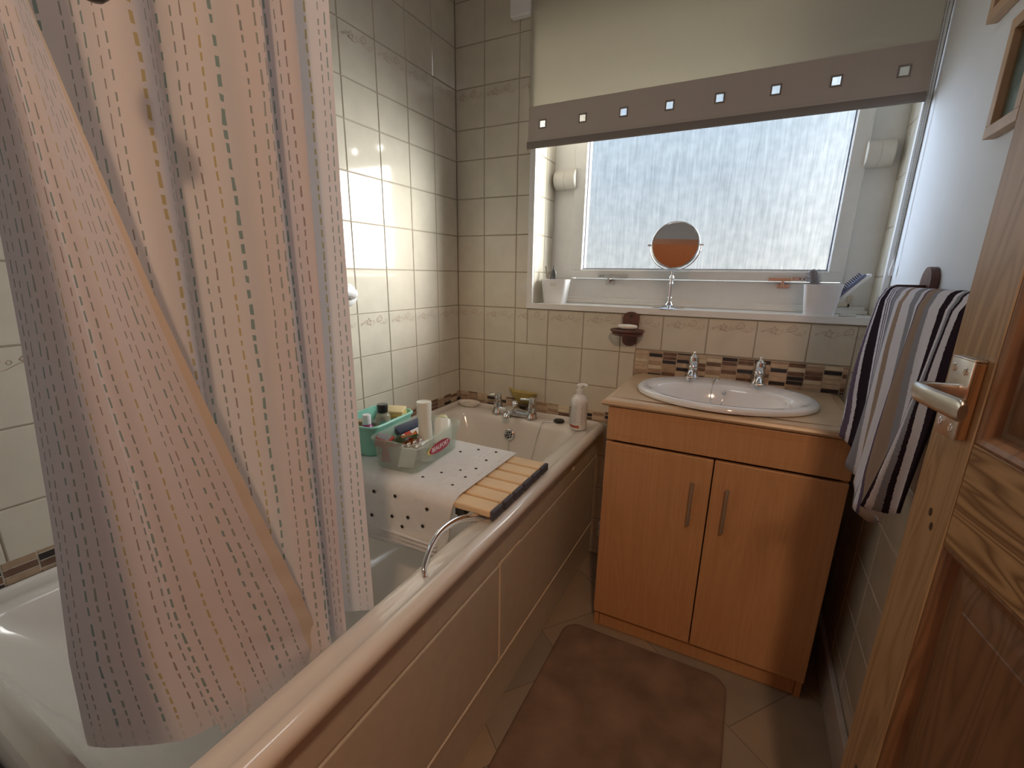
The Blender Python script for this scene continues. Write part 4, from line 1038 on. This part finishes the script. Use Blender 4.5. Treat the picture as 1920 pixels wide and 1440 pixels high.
# ---------------------------------------------------------------- pictures on the right wall
def picture(name, y0, y1, z0, z1, label, cat='picture'):
    p = tag(empty(name, (W, 0, 0)), label, cat); t = .020; d = .018
    bm = bmesh.new()
    box(bm, -d, -.001, y0, y1, z0, z0 + t, 0, .0012); box(bm, -d, -.001, y0, y1, z1 - t, z1, 0, .0012)
    box(bm, -d, -.001, y0, y0 + t, z0 + t, z1 - t, 0, .0012); box(bm, -d, -.001, y1 - t, y1, z0 + t, z1 - t, 0, .0012)
    link(bm, 'picture_frame', FRAMEW, p)
    bm = bmesh.new(); box(bm, -.004, -.002, y0 + t, y1 - t, z0 + t, z1 - t); link(bm, 'print', PICT, p)
    bm = bmesh.new(); box(bm, -.0075, -.006, y0 + t, y1 - t, z0 + t, z1 - t); link(bm, 'glazing', PICGL, p)
    return p
picture('framed_picture', -.640, -.515, 1.425, 1.612, 'small oak framed picture on the right wall above the door handle')
picture('hanging_picture', -.50, -.375, 1.66, 1.85, 'higher wooden framed picture cut off by the top edge, on the right wall')

# ---------------------------------------------------------------- white plastic box high on the back wall
bm = bmesh.new(); box(bm, .257, .338, -.034, -.003, 2.062, 2.15, 0, .006, 3)
tag(link(bm, 'wall_switch_box', WHITEP), 'white plastic box high on the tiled wall left of the blind', 'switch box')
for (x, z), lab in (((.197, 1.719), 'left upper of three empty screw plugs in the tiles above the bath taps'), ((.240, 1.720), 'right upper of three empty screw plugs in the tiles above the bath taps'), ((.214, 1.678), 'lowest of three empty screw plugs in the tiles above the bath taps')):
    bm = bmesh.new()
    lathe(bm, [(.0018, .0), (.0018, .0012), (.0048, .0012), (.0055, 0)], 12, 0, M3((x, -.0024, z), rx=PI / 2))
    tag(link(bm, 'wall_plug', UPVC2, None, 40), lab, 'wall plug', 'empty screw plugs in the tiles')

# ---------------------------------------------------------------- pipework between bath and vanity
pp = tag(empty('water_pipe', (0, 0, 0)), 'painted pipes with white valve between the bathtub and the vanity', 'pipe')
bm = bmesh.new(); tube(bm, [(.726, -.03, .0), (.726, -.03, .56)], .0075, 12); tube(bm, [(.752, -.03, .0), (.752, -.03, .56)], .0075, 12)
link(bm, 'pipe', PIPEW, pp, 50)
bm = bmesh.new(); lathe(bm, [(0, 0), (.014, 0), (.014, .022), (.010, .024), (.010, .034), (.013, .036), (.013, .056), (0, .056)], 14, 0, Matrix.Translation((.742, -.10, .155)))
tube(bm, [(.742, -.10, .19), (.742, -.03, .19)], .006, 10)
link(bm, 'valve', WHITEP, pp, 40)

# ---------------------------------------------------------------- rug
bm = bmesh.new()
loft(bm, [rrect(.735, 1.245, -1.30, -.445, .05, z, 8) if k == 0 else rrect(.737 + k, 1.243 - k, -1.298 + k, -.447 - k, .05, z, 8) for k, z in ((0, .001), (0, .006), (.003, .0095), (.008, .011), (.03, .0115), (.06, .0115))], True, True, True)
tag(link(bm, 'bath_rug', RUGM, None, 60), 'brown bath rug with rounded corners on the floor in front of the vanity', 'rug')

# ---------------------------------------------------------------- pine door standing open against the right wall
EX_, EY_ = 1.390, -.965; TH = math.atan2(-.99, .14)
dr = struct(empty('door_1', (EX_, EY_, .005), TH), 'open pine panelled door')
DW, DT, DH = .755, .036, 1.98
bm = bmesh.new()
box(bm, 0, .087, 0, DT, 0, DH, 0, .0025); box(bm, DW - .087, DW, 0, DT, 0, DH, 0, .0025)
box(bm, DW / 2 - .045, DW / 2 + .045, 0, DT, .20, .863, 0, .0015); box(bm, DW / 2 - .045, DW / 2 + .045, 0, DT, .992, DH - .09, 0, .0015)
link(bm, 'stile', PINE_Z, dr)
bm = bmesh.new()
for z0, z1 in ((0, .20), (.863, .992), (DH - .09, DH)): box(bm, .087, DW - .087, .0004, DT - .0004, z0, z1, 0, .0015)
link(bm, 'cross_rail', PINE_X, dr)
for x0, x1 in ((.087, DW / 2 - .045), (DW / 2 + .045, DW - .087)):
    for z0, z1 in ((.20, .863), (.992, DH - .09)):
        bm = bmesh.new()
        def pr(o_, y): return [(x0 + o_, y, z0 + o_), (x1 - o_, y, z0 + o_), (x1 - o_, y, z1 - o_), (x0 + o_, y, z1 - o_)]
        loft(bm, [pr(0, .001), pr(.003, .0005), pr(.008, .003), pr(.013, .008), pr(.017, .013), pr(.022, .0135), pr(.040, .009), pr(.055, .0065), pr(.056, .005)], True, False, True)
        loft(bm, [pr(0, DT - .001), pr(.012, DT - .010), pr(.02, DT - .012)], True, False, True)
        bmesh.ops.recalc_face_normals(bm, faces=bm.faces[:])
        link(bm, 'panel', PINE_P, dr)
bm = bmesh.new()
for x, z in ((.047, .884), (.056, .868), (.060, .42), (.044, .44)): lathe(bm, [(0, .0003), (.003, .0003), (.0045, .0003), (.0045, -.001)], 12, 0, M3((x, 0, z), rx=PI / 2) @ Matrix.Diagonal((.8, 1.3, 1, 1)))
link(bm, 'knots', DARKM, dr)
# lever handle on its wooden packing block
hd = empty('door_handle', (0, 0, 0)); hd.parent = dr
bm = bmesh.new(); box(bm, .031, .074, -.009, -.0005, .990, 1.082, 0, .001); link(bm, 'packing_block', PINE_P, hd)  # dark panel pine puts the shadow beside the plate into the block's colour
bm = bmesh.new()
box(bm, .030, .075, -.0125, -.009, .989, 1.084, 0, .0015); box(bm, .030, .075, -.0125, -.001, 1.0825, 1.0855, 0, .001)
link(bm, 'backplate', BRUSHED, hd, 40)
bm = bmesh.new()
for x, z in ((.040, 1.072), (.064, 1.070), (.040, 1.004), (.064, 1.002)):
    lathe(bm, [(0, .0004), (.0042, .0008), (.0050, .0002), (.0050, -.0005)], 14, 0, M3((x, -.0126, z), rx=PI / 2))
    box(bm, x - .0008, x + .0008, -.0136, -.0133, z - .004, z + .004)
link(bm, 'screw', CHROME, hd, 40)
bm = bmesh.new()
pth = catmull([(.056, -.012, 1.046), (.059, -.028, 1.046), (.064, -.044, 1.047), (.072, -.057, 1.047), (.086, -.063, 1.048), (.110, -.064, 1.048), (.140, -.061, 1.047), (.168, -.058, 1.046)], 6)
rings = []
for i, p in enumerate(pth):
    d_ = (pth[min(i + 1, len(pth) - 1)] - pth[max(i - 1, 0)]).normalized(); s_ = Vector((-d_.y, d_.x, 0))
    t = i / (len(pth) - 1); hw = .0085 + .003 * t; th_ = .0048
    if i == len(pth) - 1: hw *= .7
    rings.append([p + s_ * th_ * math.cos(q) * (abs(math.cos(q)) ** -.3 if abs(math.cos(q)) > .05 else 1) * .9 + Vector((0, 0, hw * math.sin(q))) for q in [2 * PI * k / 16 for k in range(16)]])
loft(bm, rings, True, True, True); link(bm, 'lever', BRUSHED, hd, 45)
